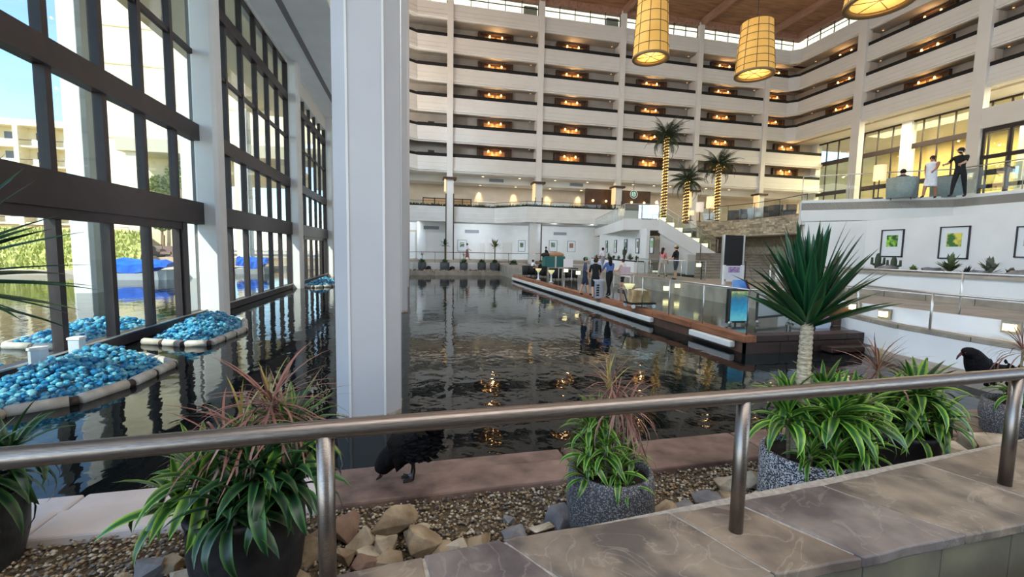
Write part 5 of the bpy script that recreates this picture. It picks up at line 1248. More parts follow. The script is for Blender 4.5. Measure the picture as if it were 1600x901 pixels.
# ================================================================== PEOPLE AND BIRDS
def skin_body(name, joints, edges, bone_mat, mats, root=0, sub=1, extra=None):
    """joints: [(x,y,z,r)], edges: [(i,j,material index)] -> one continuous mesh grown around the skeleton"""
    me = bpy.data.meshes.new(name + '_skeleton'); me.from_pydata([j[:3] for j in joints], [(a, b) for a, b, _ in edges], [])
    o = bpy.data.objects.new(name + '_skeleton', me); COL.objects.link(o)
    md = o.modifiers.new('skin', 'SKIN'); md.use_smooth_shade = True; md.branch_smoothing = 0.4
    sv = me.skin_vertices[0].data
    for i, j in enumerate(joints):
        r = j[3] if isinstance(j[3], (tuple, list)) else (j[3], j[3]); sv[i].radius = r; sv[i].use_root = (i == root)
    ss = o.modifiers.new('sub', 'SUBSURF'); ss.levels = sub; ss.render_levels = sub
    dg = bpy.context.evaluated_depsgraph_get(); ev = o.evaluated_get(dg)
    m2 = bpy.data.meshes.new_from_object(ev); m2.name = name
    bpy.data.objects.remove(o); bpy.data.meshes.remove(me)
    m2.materials.clear()
    for q in mats: m2.materials.append(q)
    segs = [(Vector(joints[a][:3]), Vector(joints[b][:3]), k) for a, b, k in edges]
    for p in m2.polygons:
        c = p.center; best = 9e9; kk = 0
        for a, b, k in segs:
            d = b - a; t_ = max(0, min(1, (c - a).dot(d) / max(1e-9, d.length_squared))); q = (c - a - d * t_).length_squared
            if q < best: best = q; kk = k
        p.material_index = kk; p.use_smooth = True
    if extra:
        bm = bmesh.new(); bm.from_mesh(m2); e = extra.mesh('extra', mats, True); bm.from_mesh(e); bm.to_mesh(m2); bm.free(); bpy.data.meshes.remove(e)
    return m2
def person(x, y, z, h, rz, label, top, bottom, skin=0, hair=(40, 30, 26), long_hair=False, hat=None, shorts=True, pose='stand', armL=(0, 0), armR=(0, 0), stride=0.12, dress=None, sleeve=True, group=None, lean=0):
    """local +Y is forward. armL / armR: (swing forward in degrees, elbow bend in degrees)"""
    t = thing('person', (x, y, z), label, 'person', group, rz)
    J = []; E_ = []
    def j(px, py, pz, r): J.append((px * h, py * h, pz * h, r if isinstance(r, tuple) else r * h)); return len(J) - 1
    sit = pose == 'sit'; dz = -0.245 if sit else 0
    pel = j(0, 0, 0.52 + dz, 0.082); wai = j(0, 0.0 + lean * .3, 0.61 + dz, 0.07); che = j(0, 0.005 + lean * .7, 0.735 + dz, 0.088); ne = j(0, lean, 0.835 + dz, 0.032); hd = j(0, 0.012 + lean, 0.895 + dz, 0.05); ht = j(0, 0.01 + lean, 0.955 + dz, 0.04)
    E_ += [(pel, wai, 1), (wai, che, 0), (che, ne, 0), (ne, hd, 2), (hd, ht, 2)]
    hands = []
    for s, (sw, el) in ((-1, armL), (1, armR)):
        sh = j(s * 0.108, lean, 0.795 + dz, 0.04); a = radians(sw); b = radians(sw + el)
        ex, ey, ez = s * 0.135, lean + sin(a) * 0.165, 0.795 + dz - cos(a) * 0.165
        wx, wy, wz = s * 0.13, ey + sin(b) * 0.15, ez - cos(b) * 0.15
        e_ = j(ex, ey, ez, 0.026); w_ = j(wx, wy, wz, 0.017); h_ = j(wx, wy + sin(b) * 0.035, wz - cos(b) * 0.035, 0.02)
        E_ += [(che, sh, 0), (sh, e_, 0 if sleeve else 2), (e_, w_, 2), (w_, h_, 2)]; hands.append((s, Vector((wx, wy, wz)) * h, Vector((0, sin(b), -cos(b)))))
    for s in (-1, 1):
        st = stride * s
        hi = j(s * 0.055, 0, 0.485 + dz, 0.062)
        if sit: kn = j(s * 0.07, 0.24, 0.26, 0.042); an = j(s * 0.07, 0.25, 0.04, 0.025); to = j(s * 0.075, 0.33, 0.018, 0.02)
        else: kn = j(s * 0.058, st * 0.5 + 0.01, 0.275, 0.042); an = j(s * 0.055, st, 0.04, 0.024); to = j(s * 0.065, st + 0.085, 0.018, 0.02)
        cm = 2 if shorts else 1
        E_ += [(pel, hi, 1), (hi, kn, 1), (kn, an, cm), (an, to, 3)]
    fx = MB(); fx.cur = 2
    for s, wv, d in hands:
        side = Vector((0, d.z, -d.y)) if abs(d.y) < 2 else Vector((1, 0, 0)); L = 0.05 * h
        base = wv + d * 0.035 * h
        for q in range(4):
            off = side * (q - 1.5) * 0.011 * h; ln = L * (0.85, 1.0, 0.95, 0.75)[q]
            fx.tube([base + off, base + off + d * ln * .55, base + off * 1.1 + d * ln + Vector((-s * 0.008 * h, 0, 0))], [0.006 * h, 0.005 * h, 0.004 * h], 5)
        fx.tube([wv + d * 0.012 * h + side * 0.018 * h, wv + d * 0.04 * h + side * 0.04 * h], [0.006 * h, 0.0045 * h], 5)
    hc = Vector((0, (0.012 + lean) * h, (0.905 + dz) * h))
    fx.ball(hc + Vector((0, 0.052 * h, -0.004 * h)), (0.008 * h, 0.012 * h, 0.012 * h), 6, 4)          # nose
    for s in (-1, 1): fx.ball(hc + Vector((s * 0.05 * h, -0.004 * h, -0.004 * h)), (0.006 * h, 0.011 * h, 0.018 * h), 6, 4)  # ears
    fx.cur = 4
    for s in (-1, 1): fx.ball(hc + Vector((s * 0.018 * h, 0.044 * h, 0.008 * h)), 0.006 * h, 6, 4)
    fx.cur = 5; fx.ball(hc + Vector((0, 0.042 * h, -0.026 * h)), (0.014 * h, 0.006 * h, 0.004 * h), 6, 4)
    me = skin_body('body', J, E_, None, [cloth(top), cloth(bottom), SKIN[skin], cloth((58, 52, 50)), BLACK, mat('lip', (168, 96, 84), 0.6)], pel, 1, fx)
    b = bpy.data.objects.new('body', me); COL.objects.link(b); b.parent = t
    # hair
    hm = MB().ball(hc + Vector((0, -0.012 * h, 0.012 * h)), (0.056 * h, 0.056 * h, 0.058 * h), 12, 8)
    if long_hair:
        hm.ball(hc + Vector((0, -0.04 * h, -0.08 * h)), (0.055 * h, 0.026 * h, 0.12 * h), 10, 8)
    o = bpy.data.objects.new('hair', hm.mesh('hair', cloth(hair), True)); COL.objects.link(o); o.parent = b
    if hat:
        kind, rgb = hat; hm = MB()
        if kind == 'brim': hm.lathe([(0.0, 0.066 * h), (0.04 * h, 0.066 * h), (0.05 * h, 0.02 * h), (0.105 * h, 0.018 * h), (0.108 * h, 0.012 * h), (0.05 * h, 0.008 * h)], hc + Vector((0, 0, 0.012 * h)), 18)
        else:
            hm.lathe([(0.0, 0.062 * h), (0.035 * h, 0.055 * h), (0.058 * h, 0.01 * h), (0.056 * h, 0.004 * h)], hc + Vector((0, 0, 0.012 * h)), 16)
            hm.box(-0.035 * h, 0.035 * h, hc.y + 0.04 * h, hc.y + 0.105 * h, hc.z + 0.016 * h, hc.z + 0.022 * h)
        o = bpy.data.objects.new('hat', hm.mesh('hat', cloth(rgb), True)); COL.objects.link(o); o.parent = b
    if dress:
        rgb, z0, z1 = dress
        o = bpy.data.objects.new('dress', MB().lathe([(0.105 * h, z0 * h), (0.098 * h, (z0 * .55 + z1 * .45) * h), (0.09 * h, (z1 + 0.03) * h), (0.086 * h, (z1 + .06) * h)], (0, 0, 0), 16, 1.1, 0.85).mesh('dress', cloth(rgb), True)); COL.objects.link(o); o.parent = t
    return t
def at_floor(px, py, z): p = onz(px, py, z); return p.x, p.y, z
toc = lambda x, y: atan2(x, -y)      # rz that faces the camera (local +Y towards the origin)
x, y, z = at_floor(1055, 437, 1.0); person(x, y, z, 1.70, 0.6, 'person in a black shirt and wide straw hat standing before the steps, seen from behind', (26, 26, 30), (70, 72, 84), 0, hat=('brim', (214, 184, 140)), armL=(20, 50), armR=(25, 40), stride=0.05)
x, y, z = at_floor(1034, 432, 1.0); person(x, y, z, 1.62, -1.2, 'person with long dark hair in a pink top and pale trousers beside the straw hat', (206, 130, 124), (196, 176, 164), 1, hair=(44, 30, 28), long_hair=True, shorts=False, armL=(40, 50), armR=(10, 20))
x, y, z = at_floor(913, 461, 0.41); person(x, y, z, 1.70, -2.0, 'person in a green cap and dark tee shirt with shorts on the dock', (74, 82, 108), (50, 56, 76), 0, hat=('cap', (104, 150, 110)), armL=(10, 20), armR=(15, 40))
x, y, z = at_floor(929, 465, 0.41); person(x, y, z, 1.66, -0.3, 'person in a black tee shirt and black shorts on the dock, back turned', (24, 24, 26), (26, 26, 28), 0, hair=(52, 38, 30), armL=(10, 30), armR=(10, 50))
x, y, z = at_floor(941, 424, 0.96); person(x, y, z, 1.66, 0.3, 'person in a white shirt far behind the group on the dock', (232, 232, 236), (150, 150, 160), 1, shorts=False, armL=(10, 10), armR=(5, 10))
x, y, z = at_floor(951, 462, 0.41); person(x, y, z, 1.74, 0.2, 'person with long black hair in a blue blouse and dark trousers on the dock', (92, 118, 176), (28, 28, 34), 1, hair=(22, 20, 22), long_hair=True, shorts=False, armL=(30, 60), armR=(20, 40))
x, y, z = at_floor(942, 459, 0.41); person(x - 0.1, y + 0.6, z, 1.68, 2.6, 'person in a pale blue shirt half hidden behind the long black hair', (160, 180, 210), (70, 80, 110), 0, hair=(60, 44, 34), armL=(30, 50), armR=(30, 50), shorts=False)
x, y, z = at_floor(972, 455, 0.41); person(x, y, z, 1.62, 0.5, 'person in a white top and black shorts carrying a pale pink board', (236, 232, 232), (30, 30, 34), 0, hair=(66, 48, 40), armL=(15, 60), armR=(15, 60), sleeve=False)
t = thing('pink_board', (x, y - 0.25, 1.15), 'pale pink board carried flat against the white top', 'board')
MB().box(x - 0.27, x + 0.25, y - 0.30, y - 0.27, 1.13, 1.60).build('panel', cloth((222, 196, 206)), t, bevel=0.01)
x, y, z = at_floor(753.5, 411, 1.26); person(x, 42.8, z, 1.66, -1.57, 'person in a white top and maroon skirt walking along the far walkway', (234, 234, 240), (128, 92, 92), 1, hair=(30, 24, 24), dress=((128, 92, 92), 0.16, 0.5), armL=(30, 30), armR=(-10, 30))
x = ony(853, 400, 36).x; person(x, 36, 0.96, 1.72, -1.57, 'person in black standing behind the information cart', (26, 26, 28), (30, 30, 34), 0, shorts=False, armL=(40, 40), armR=(30, 40))
_a = onz(1452, 306, UP); _q = Vector((_a.x, _a.y, 0)); _q += _q.normalized() * 0.9
person(_q.x, _q.y, UP, 1.62, 1.75, 'person in a white sleeveless dress walking on the upper terrace', (236, 236, 240), (236, 236, 240), 1, hair=(56, 36, 30), long_hair=False, dress=((226, 230, 240), 0.27, 0.72), sleeve=False, armL=(35, 25), armR=(-20, 10), stride=0.14)
_a = onz(1497, 303, UP); _q2 = Vector((_a.x, _a.y, 0)); _q2 += _q2.normalized() * 1.1
person(_q2.x, _q2.y, UP, 1.80, 1.7, 'person in black with a dark cap leaning on the upper terrace railing', (24, 24, 28), (30, 30, 36), 0, hat=('cap', (40, 42, 54)), shorts=False, armL=(40, 30), armR=(45, 30), lean=0.03)
x = ony(847, 325, 42.3).x; person(x, 42.3, 5.35, 1.66, 3.0, 'person in dark clothes at the planted edge of the far lower gallery', (40, 44, 40), (30, 30, 34), 1, armL=(20, 60), armR=(20, 60))

FEATH = mat('black_feather', (10, 10, 12), 0.7, (22, 21, 24), 16, bump=0.8, bscale=26, spec=0.15)
RED = mat('swan_bill', (58, 24, 24), 0.5)
UR = Vector((CR.x, CR.y, 0)).normalized(); UB = Vector((-UR.y, UR.x, 0))
def swan(feet, joints, edges, label, wing, legs, bill, seed):
    rz = atan2(UR.y, UR.x)
    t = thing('black_swan', feet, label, 'swan', 'black swans at the pond edge', rz)
    me = skin_body('body', joints, [(a, b, 0) for a, b in edges], None, [FEATH], 0, 2)
    rr_ = random.Random(seed)
    o = bpy.data.objects.new('body', me); COL.objects.link(o); o.parent = t
    bo = o
    def add(nm, mb, m, sm=True):
        q = bpy.data.objects.new(nm, mb.mesh(nm, m, sm)); COL.objects.link(q); q.parent = bo if nm in ('bill', 'eye') else t; return q
    wm = MB()
    c, a_, b_, ax = wing      # centre, half length, half height, slope
    for s in (-1, 1):
        for i in range(70):
            u = rr_.uniform(-1, 1); v = rr_.uniform(-1, 0.9)
            if u * u + v * v > 1: continue
            k = sqrt(max(0, 1 - u * u - v * v)); base = Vector((c[0] + u * a_ * cos(ax) - v * b_ * sin(ax), c[1] + s * (0.04 + k * c[3]), c[2] + u * a_ * sin(ax) + v * b_ * cos(ax)))
            L = rr_.uniform(0.07, 0.13); d_ = Vector((cos(ax) * 1.0, s * rr_.uniform(-.1, .35), sin(ax) - 0.35 + rr_.uniform(-.3, .3))).normalized(); n_ = Vector((0, s, 0)); w_ = d_.cross(n_).normalized() * 0.02
            wm.add([base - w_, base + w_, base + d_ * L * .7 + w_ * 1.2 + n_ * .012, base + d_ * L, base + d_ * L * .7 - w_ * 1.2 + n_ * .012], [(0, 1, 2, 3, 4)])
    add('wing_feathers', wm, FEATH, False)['kind'] = 'stuff'
    for (lx, ly, lz) in legs:
        m = MB().tube([(lx, ly, lz), (lx + 0.012, ly, lz * 0.45), (lx, ly, 0.015)], [0.014, 0.010, 0.010], 7)
        for q in (-0.5, 0, 0.5): m.tube([(lx, ly, 0.012), (lx - 0.09 * cos(q), ly + 0.09 * sin(q), 0.008)], [0.008, 0.004], 5)
        m.add([(lx, ly, 0.010), (lx - 0.078, ly - 0.042, 0.006), (lx - 0.085, ly, 0.006), (lx - 0.078, ly + 0.042, 0.006)], [(0, 1, 2), (0, 2, 3)])
        add('leg', m, mat('swan_leg', (44, 40, 40), 0.6))
    add('bill', MB().tube(bill, [0.018, 0.013, 0.006], 7), RED)
    hd = Vector(bill[0])
    for s in (-1, 1): add('eye', MB().ball(hd + Vector((0.02, s * 0.026, 0.014)), 0.006, 6, 4), mat('swan_eye', (150, 30, 24), 0.3))
    return t
f1 = onz(641, 748, 0.205)
def swan_left():
    return swan(f1, [(0.0, 0, 0.31, (0.14, 0.14)), (0.10, 0, 0.35, (0.13, 0.13)), (0.19, 0.0, 0.36, (0.06, 0.05)), (-0.09, 0, 0.28, (0.13, 0.12)), (-0.17, -0.01, 0.22, 0.115), (-0.22, -0.02, 0.16, 0.10), (-0.25, -0.03, 0.11, 0.08), (-0.265, -0.035, 0.07, 0.055)],
        [(0, 1), (1, 2), (0, 3), (3, 4), (4, 5), (5, 6), (6, 7)], 'black swan bending its head down on the coping between the column and the speckled pot',
        ((0.05, 0, 0.34, 0.11), 0.18, 0.12, 0.25), [(0.0, 0.035, 0.22), (0.035, -0.04, 0.22)], [(-0.255, -0.037, 0.05), (-0.275, -0.04, 0.03), (-0.295, -0.043, 0.012)], 5)
t = swan_left()
MB().tube([f1 + UR * 0.03 + Vector((0, 0, 0.24)), f1 + UR * 0.10 + Vector((0, 0, 0.275))], [0.012, 0.006], 6).build('white_feather', mat('white_feather', (220, 220, 222), 0.7), t)
MB().lathe([(0.013, 0.03), (0.014, 0.05)], f1, 8).build('leg_band', mat('leg_band_blue', (150, 170, 220), 0.5), t)
f2 = onz(1543, 655, 0.205)
swan(f2, [(0.0, 0, 0.40, (0.20, 0.22)), (0.06, 0, 0.62, (0.19, 0.17)), (0.30, 0, 0.66, (0.06, 0.05)), (-0.10, 0, 0.60, (0.17, 0.17)), (-0.20, 0, 0.72, 0.15), (-0.25, 0, 0.80, 0.12), (-0.29, 0, 0.86, 0.10), (-0.35, 0, 0.89, 0.085), (-0.41, 0, 0.86, 0.06)],
     [(0, 1), (1, 2), (0, 3), (3, 4), (4, 5), (5, 6), (6, 7), (7, 8)], 'black swan standing upright on the coping at the right, behind the steel railing',
     ((0.08, 0, 0.62, 0.18), 0.28, 0.20, -0.12), [(0.0, 0.06, 0.26), (0.05, -0.06, 0.26)], [(-0.43, 0, 0.87), (-0.47, 0, 0.83), (-0.49, 0, 0.79)], 6)

# ================================================================== PALMS WITH LIGHT STRINGS
FRONDM = mat('palm_frond', (52, 66, 40), 0.6, (38, 50, 30), 3)
def frond_mesh(droop):
    m = MB(); n = 18; x = z = 0; pts = []
    for i in range(n + 1):
        a = 0.0 - droop * (i / n) ** 1.3; pts.append((Vector((x, 0, z)), a)); x += cos(a) / n; z += sin(a) / n
    m.tube([p for p, a in pts[::3]], [0.016, 0.014, 0.012, 0.01, 0.008, 0.006, 0.003], 5)
    for i in range(2, n + 1):
        p, a = pts[i]; L = 0.30 * sin(min(1, (i / n) * 1.15 + 0.12) * pi) + 0.06
        for s in (-1, 1):
            d_ = Vector((cos(a) * 0.55, s * 0.75, sin(a) * 0.55 - 0.45)).normalized(); w_ = Vector((cos(a), 0, sin(a))) * 0.022
            m.add([p - w_, p + w_, p + d_ * L], [(0, 1, 2)])
    return m.mesh('frond', FRONDM)
FRONDS = [frond_mesh(d) for d in (0.9, 1.5, 2.1)]
TRK = mat('palm_trunk', (120, 92, 60), 0.9, (90, 66, 42), 8, stretch=(1, 1, 4), bump=0.5)
BULB = mat('fairy_bulb', (255, 226, 150), 0.5, emit=(255, 206, 110), estr=6.0)
for px, pb_, pc_, rad, y, lab in ((1036, 345, 212, 2.0, 32.0, 'tallest palm wrapped in fairy lights on the cafe terrace'), (1071, 345, 282, 1.75, 29.8, 'shortest palm wrapped in fairy lights between the two taller palms'), (1119, 340, 256, 1.85, 31.0, 'middle sized palm wrapped in fairy lights, right of the other two')):
    b = ony(px, pb_, y); zt = ony(px, pc_, y).z; b.z = UP; rr = random.Random(px)
    t = thing('lit_palm', b, lab, 'palm', 'palms on the cafe terrace')
    H = zt - UP; prof = [(0.26, 0)] + [(0.19 + 0.03 * (i % 2) - 0.05 * i / 24, H * (i + 1) / 25) for i in range(25)]
    MB().lathe(prof, b, 12).build('trunk', TRK, t, True)
    m = MB(); n = int(H * 42)
    for i in range(n):
        a = i * 0.62; z = 0.1 + (H - 0.15) * i / n; r = 0.225 - 0.05 * z / H; m.ball((b.x + cos(a) * r, b.y + sin(a) * r, UP + z), 0.026, 5, 3)
    o = m.build('fairy_lights', BULB, t); o['kind'] = 'stuff'
    for i in range(34):
        f = i / 33; el = radians(80 - 105 * f + rr.uniform(-8, 8)); s = rad * rr.uniform(0.85, 1.1)
        link('frond', FRONDS[min(2, int(f * 2.2 + rr.uniform(0, .8)))], t, (0, 0, H - 0.05), (rr.uniform(-.3, .3), -el, i * 2.399), (s, s * 0.8, s))

# ================================================================== CAFE AND TERRACE FURNITURE
def tub_chair(x, y, z, rz, rgb, label, group, w=0.4, h=0.78):
    t = thing('tub_chair', (x, y, z), label, 'armchair', group, rz)
    m_ = cloth(rgb); mb = MB(); n = 14
    vs = []
    for i in range(n + 1):
        a = pi * (-0.08 + 1.16 * i / n)
        for r, zz in ((w, 0.08), (w * 1.08, h), (w * 0.86, h), (w * 0.82, 0.08)): vs.append((cos(a) * r, -sin(a) * r + 0.05, zz))
    mb.add(vs, [(i * 4 + j, i * 4 + (j + 1) % 4, (i + 1) * 4 + (j + 1) % 4, (i + 1) * 4 + j) for i in range(n) for j in range(4)] + [(0, 3, 2, 1), (n * 4, n * 4 + 1, n * 4 + 2, n * 4 + 3)])
    for nm, q in (('backrest', mb), ('seat', MB().lathe([(0, 0.12), (w * .86, 0.12), (w * .86, 0.40), (w * .8, 0.44), (0, 0.45)], n=18))):
        o = bpy.data.objects.new(nm, q.mesh(nm, m_, True)); COL.objects.link(o); o.parent = t
    for sx in (-1, 1):
        for sy in (-1, 1):
            o = bpy.data.objects.new('leg', MB().tube([(sx * w * .6, sy * w * .6, 0.14), (sx * w * .65, sy * w * .65, 0)], 0.018, 6).mesh('leg', BLACK)); COL.objects.link(o); o.parent = t
    return t
def floor_lamp(x, y, z, h, r, hs, label, e=1.3):
    t = thing('floor_lamp', (x, y, z), label, 'lamp', 'drum shaded lamps on the terraces')
    MB().lathe([(0.0, 0.0), (0.16, 0.0), (0.16, 0.03), (0.0, 0.03)], (x, y, z), 16).build('base', BRONZE, t)
    MB().tube([(x, y, z), (x, y, z + h)], 0.02, 6).build('pole', BRONZE, t)
    sh = MB().lathe([(r, 0), (r * .97, hs), (r * .95, hs), (r * .98, 0)], (x, y, z + h - hs), 20).build('lamp_shade', LAMPS if e > 1 else mat('pale_shade', (232, 222, 210), 0.7, emit=(240, 216, 190), estr=0.35), t, True)
    MB().ball((x, y, z + h - hs * .5), 0.06, 8, 5).build('bulb', LAMPW, sh)
def round_table(x, y, z, h, r, rgb, label, group):
    t = thing('round_table', (x, y, z), label, 'table', group); m_ = mat('table_%d_%d_%d' % rgb, rgb, 0.4)
    MB().lathe([(0, h - 0.04), (r, h - 0.04), (r, h), (0, h)], (x, y, z), 20).build('tabletop', m_, t)
    MB().tube([(x, y, z + 0.02), (x, y, z + h - 0.03)], 0.035, 8).build('pedestal', BLACK, t)
    MB().lathe([(0, 0), (r * .55, 0), (r * .5, 0.03), (0, 0.03)], (x, y, z), 16).build('base', BLACK, t)
def up_at(px, py, y): p = ony(px, py, y); return p.x
for px, ptop, pbot, y, r, lab, e in ((1109, 307, 325, 25.8, 0.24, 'glowing drum floor lamp right of the shortest palm', 1.3), (1093, 316, 331, 27.5, 0.26, 'pale unlit drum floor lamp left of the glowing one', 0.3), (1080, 329, 336, 27.0, 0.2, 'low glowing drum lamp under the shortest palm', 1.3), (971, 324, 337, 30.5, 0.22, 'glowing drum lamp behind the glass of the white bridge', 1.3)):
    x = ony(px, 330, y).x; zt = ony(px, ptop, y).z; zb = ony(px, pbot, y).z; floor_lamp(x, y, UP if px > 1000 else 4.45, zt - (UP if px > 1000 else 4.45), r, zt - zb, lab, e)
_b = onz(1372, 303, UP); _b = Vector((_b.x, _b.y, 0)); _b += _b.normalized() * 1.6
floor_lamp(_b.x, _b.y, UP, 1.25, 0.2, 0.58, 'glowing drum floor lamp on the upper terrace left of the grey armchairs', 1.3)
GA = 'grey tub armchairs on the upper terrace'
for px, lab in ((1408, 'grey tub armchair on the upper terrace with a seated person in it'), (1478, 'grey tub armchair on the upper terrace behind the white dress')):
    p = onz(px, 305, UP); q = Vector((p.x, p.y, 0)); q += q.normalized() * 1.9; tub_chair(q.x, q.y, UP, -0.96 if px < 1450 else -0.9, (150, 166, 166), lab, GA, 0.46, 0.86)
    if px == 1408: person(q.x, q.y, UP, 1.66, -0.96, 'person with dark hair sunk in the grey armchair, only the head showing', (60, 60, 66), (40, 40, 48), 0, hair=(24, 22, 22), pose='sit', armL=(20, 50), armR=(20, 50), shorts=False)
GB = 'chairs of the cafe terrace'
for i, (px, y, rgb, lab) in enumerate(((1140, 24.8, (120, 126, 140), 'slate grey tub chair of the cafe right of the glowing floor lamp'), (1158, 24.4, (196, 206, 220), 'pale blue tub chair of the cafe, next to the slate grey one'), (1172, 23.6, (230, 230, 232), 'white tub chair of the cafe behind the glass railing'), (1192, 23.0, (60, 60, 66), 'black tub chair of the cafe right of the white one'), (1206, 22.4, (72, 70, 72), 'second black tub chair of the cafe towards the white fascia'), (1228, 21.8, (84, 80, 82), 'charcoal tub chair of the cafe nearest the white fascia'), (1062, 28.6, (230, 230, 234), 'white tub chair behind the stair glass'), (1125, 26.2, (90, 92, 100), 'dark grey tub chair under the middle sized palm'))):
    x = ony(px, 330, y + .7).x + .25; tub_chair(max(x, 21.6 + (i % 2) * 0.2), y + .7, UP, random.Random(i).uniform(-3, 3), rgb, lab, GB)
for px, y, lab in ((1183, 24.6, 'small white cafe table between the white and black chairs'), (1215, 23.4, 'small white cafe table near the charcoal chair'), (1132, 27.4, 'small white cafe table under the middle sized palm')): round_table(ony(px, 330, y).x + .6, y, UP, 0.6, 0.32, (224, 224, 222), lab, 'small cafe tables')
# cafe counter and its round sign
wc = struct('wall_cafe')
MB().box(18.2, 25.8, 45.2, 45.5, 5.35, 8.98).build('wood_wall', WOODP, wc)
MB().box(18.5, 25.5, 44.2, 44.8, 5.35, 6.5).build('counter', WOODP, wc)
for q in range(5): MB().ball((18.9 + q * 1.5, 44.9, 7.7), 0.12, 8, 5).build('pendant_bulb', LAMPW, wc)
lamp('cafe_light', 'AREA', (22, 44.4, 9.5), 45, (1, 0.74, 0.42), shape='RECTANGLE', size=6, size_y=1.2)
p = ony(990, 303.5, 42.6)
t = thing('round_sign', p, 'round dark green and white lit sign above the cafe counter', 'sign')
MB().tube([(p.x, p.y - 0.04, p.z), (p.x, p.y + 0.04, p.z)], 0.42, 28).build('disc', mat('sign_green', (30, 70, 58), 0.5), t)
MB().tube([(p.x, p.y - 0.06, p.z), (p.x, p.y - 0.04, p.z)], 0.27, 24).build('emblem_field', mat('sign_pale', (196, 224, 208), 0.5, (90, 140, 116), 7, emit=(200, 230, 214), estr=0.35, coords='World', lo=0.45, hi=0.55), t)
MB().tube([(p.x + cos(2 * pi * q / 28) * 0.4, p.y - 0.05, p.z + sin(2 * pi * q / 28) * 0.4) for q in range(29)], 0.03, 6).build('rim', mat('sign_rim', (224, 232, 226), 0.5, emit=(224, 232, 226), estr=0.3), t)
MB().tube([(p.x, p.y, p.z + 0.4), (p.x, p.y, 9.62)], 0.02, 5).build('hanger', BLACK, t)

# ================================================================== DOCK OBJECTS
YELB = mat('cup_lamp_bowl', (244, 236, 178), 0.5, emit=(248, 236, 170), estr=0.55)
def cup_lamp(px, py, label, s=0.74):
    x, y, z = at_floor(px, py, 0.41)
    t = thing('cup_lamp', (x, y, z), label, 'lamp', 'cup shaped pedestal lamps on the dock')
    MB().lathe([(0, 0), (0.2 * s, 0), (0.2 * s, 0.03), (0.05, 0.06), (0.045, 0.42), (0.07, 0.5)], (x, y, z), 18).build('pedestal', mat('pedestal_white', (220, 222, 226), 0.4), t, True)
    MB().lathe([(0.06, 0.5), (0.16 * s, 0.58), (0.28 * s, 0.72), (0.26 * s, 0.73), (0.0, 0.66)], (x, y, z), 20).build('bowl', YELB, t, True)
cup_lamp(841, 437, 'cup shaped yellow pedestal lamp, farthest on the dock'); cup_lamp(861, 441, 'cup shaped yellow pedestal lamp, second farthest on the dock'); cup_lamp(982, 474, 'cup shaped yellow pedestal lamp nearest on the dock, beside the paper bag', 0.74)
x, y, z = at_floor(934, 465, 0.41)
t = thing('litter_bin', (x, y, z), 'pale cylindrical litter bin with dark vertical lettering on the dock', 'bin')
MB().lathe([(0.22, 0), (0.24, 0.04), (0.2, 0.66), (0.27, 0.74), (0.25, 0.76), (0.0, 0.74)], (x, y, z), 24).build('drum', mat('bin_grey', (186, 190, 202), 0.45), t, True)
for q in range(5): MB().box(x - 0.17, x - 0.06, y - 0.262, y - 0.215, z + 0.1 + q * 0.1, z + 0.165 + q * 0.1).build('letter_block', BLACK, t)
x, y, z = at_floor(999, 480, 0.41)
t = thing('shopping_cart', (x, y, z), 'low black cart with small white wheels holding a paper bag on the dock', 'cart')
MB().box(x - 0.45, x + 0.45, y - 0.3, y + 0.3, z + 0.13, z + 0.19).build('tray', BLACK, t); MB().tube([(x - 0.45, y, z + 0.15), (x - 0.62, y, z + 0.6)], 0.02, 6).build('handle', BLACK, t)
for sx in (-1, 1):
    for sy in (-1, 1): MB().tube([(x + sx * .38, y + sy * .28 - .02, z + 0.07), (x + sx * .38, y + sy * .28 + .02, z + 0.07)], 0.07, 12).build('wheel', mat('pedestal_white', (220, 222, 226)), t)
t = thing('paper_bag', (x, y, z + 0.19), 'tan paper bag standing in the low black cart', 'bag')
MB().add([(x - .38, y - .18, z + .19), (x + .3, y - .18, z + .19), (x + .3, y + .18, z + .19), (x - .38, y + .18, z + .19), (x - .34, y - .2, z + .62), (x + .26, y - .2, z + .58), (x + .26, y + .2, z + .6), (x - .34, y + .2, z + .63)], [(0, 3, 2, 1), (0, 1, 5, 4), (1, 2, 6, 5), (2, 3, 7, 6), (3, 0, 4, 7)]).build('body', mat('paper_tan', (196, 168, 124), 0.8, (150, 122, 84), 4), t)
MB().ball((x - 0.02, y, z + .56), (.28, .16, .1), 8, 5).build('wrapped_contents', mat('paper_pale', (220, 206, 172), 0.8), t)
# information cart, lounge chairs and seated guests at the far end of the dock
x = ony(866, 400, 34.5).x; y = 34.5
t = thing('information_cart', (x, y, 0.4), 'teal information cart with a tan bundle on top at the far end of the dock', 'cart')
MB().box(x - 0.9, x + 0.8, y - 0.4, y + 0.4, 0.55, 1.85).build('cabinet', mat('cart_teal', (44, 104, 100), 0.5), t)
MB().ball((x + 0.1, y, 1.95), (0.75, 0.4, 0.28), 10, 6).build('canvas_bundle', cloth((180, 140, 104)), t); MB().ball((x - 0.75, y, 1.95), (0.4, 0.35, 0.2), 8, 5).build('dark_bundle', cloth((50, 42, 40)), t)
MB().box(x - 0.06, x + 0.06, y - 0.44, y - 0.4, 0.55, 1.85).build('corner_post', STEEL2, t)
for sx in (-1, 1): MB().tube([(x + sx * .6, y - .3, 0.52), (x + sx * .6, y + .3, 0.52)], 0.13, 12).build('wheel', BLACK, t)
t = thing('notice_board', (x + 0.95, y - 0.6, 0.4), 'white notice board on a stand right of the teal cart', 'sign')
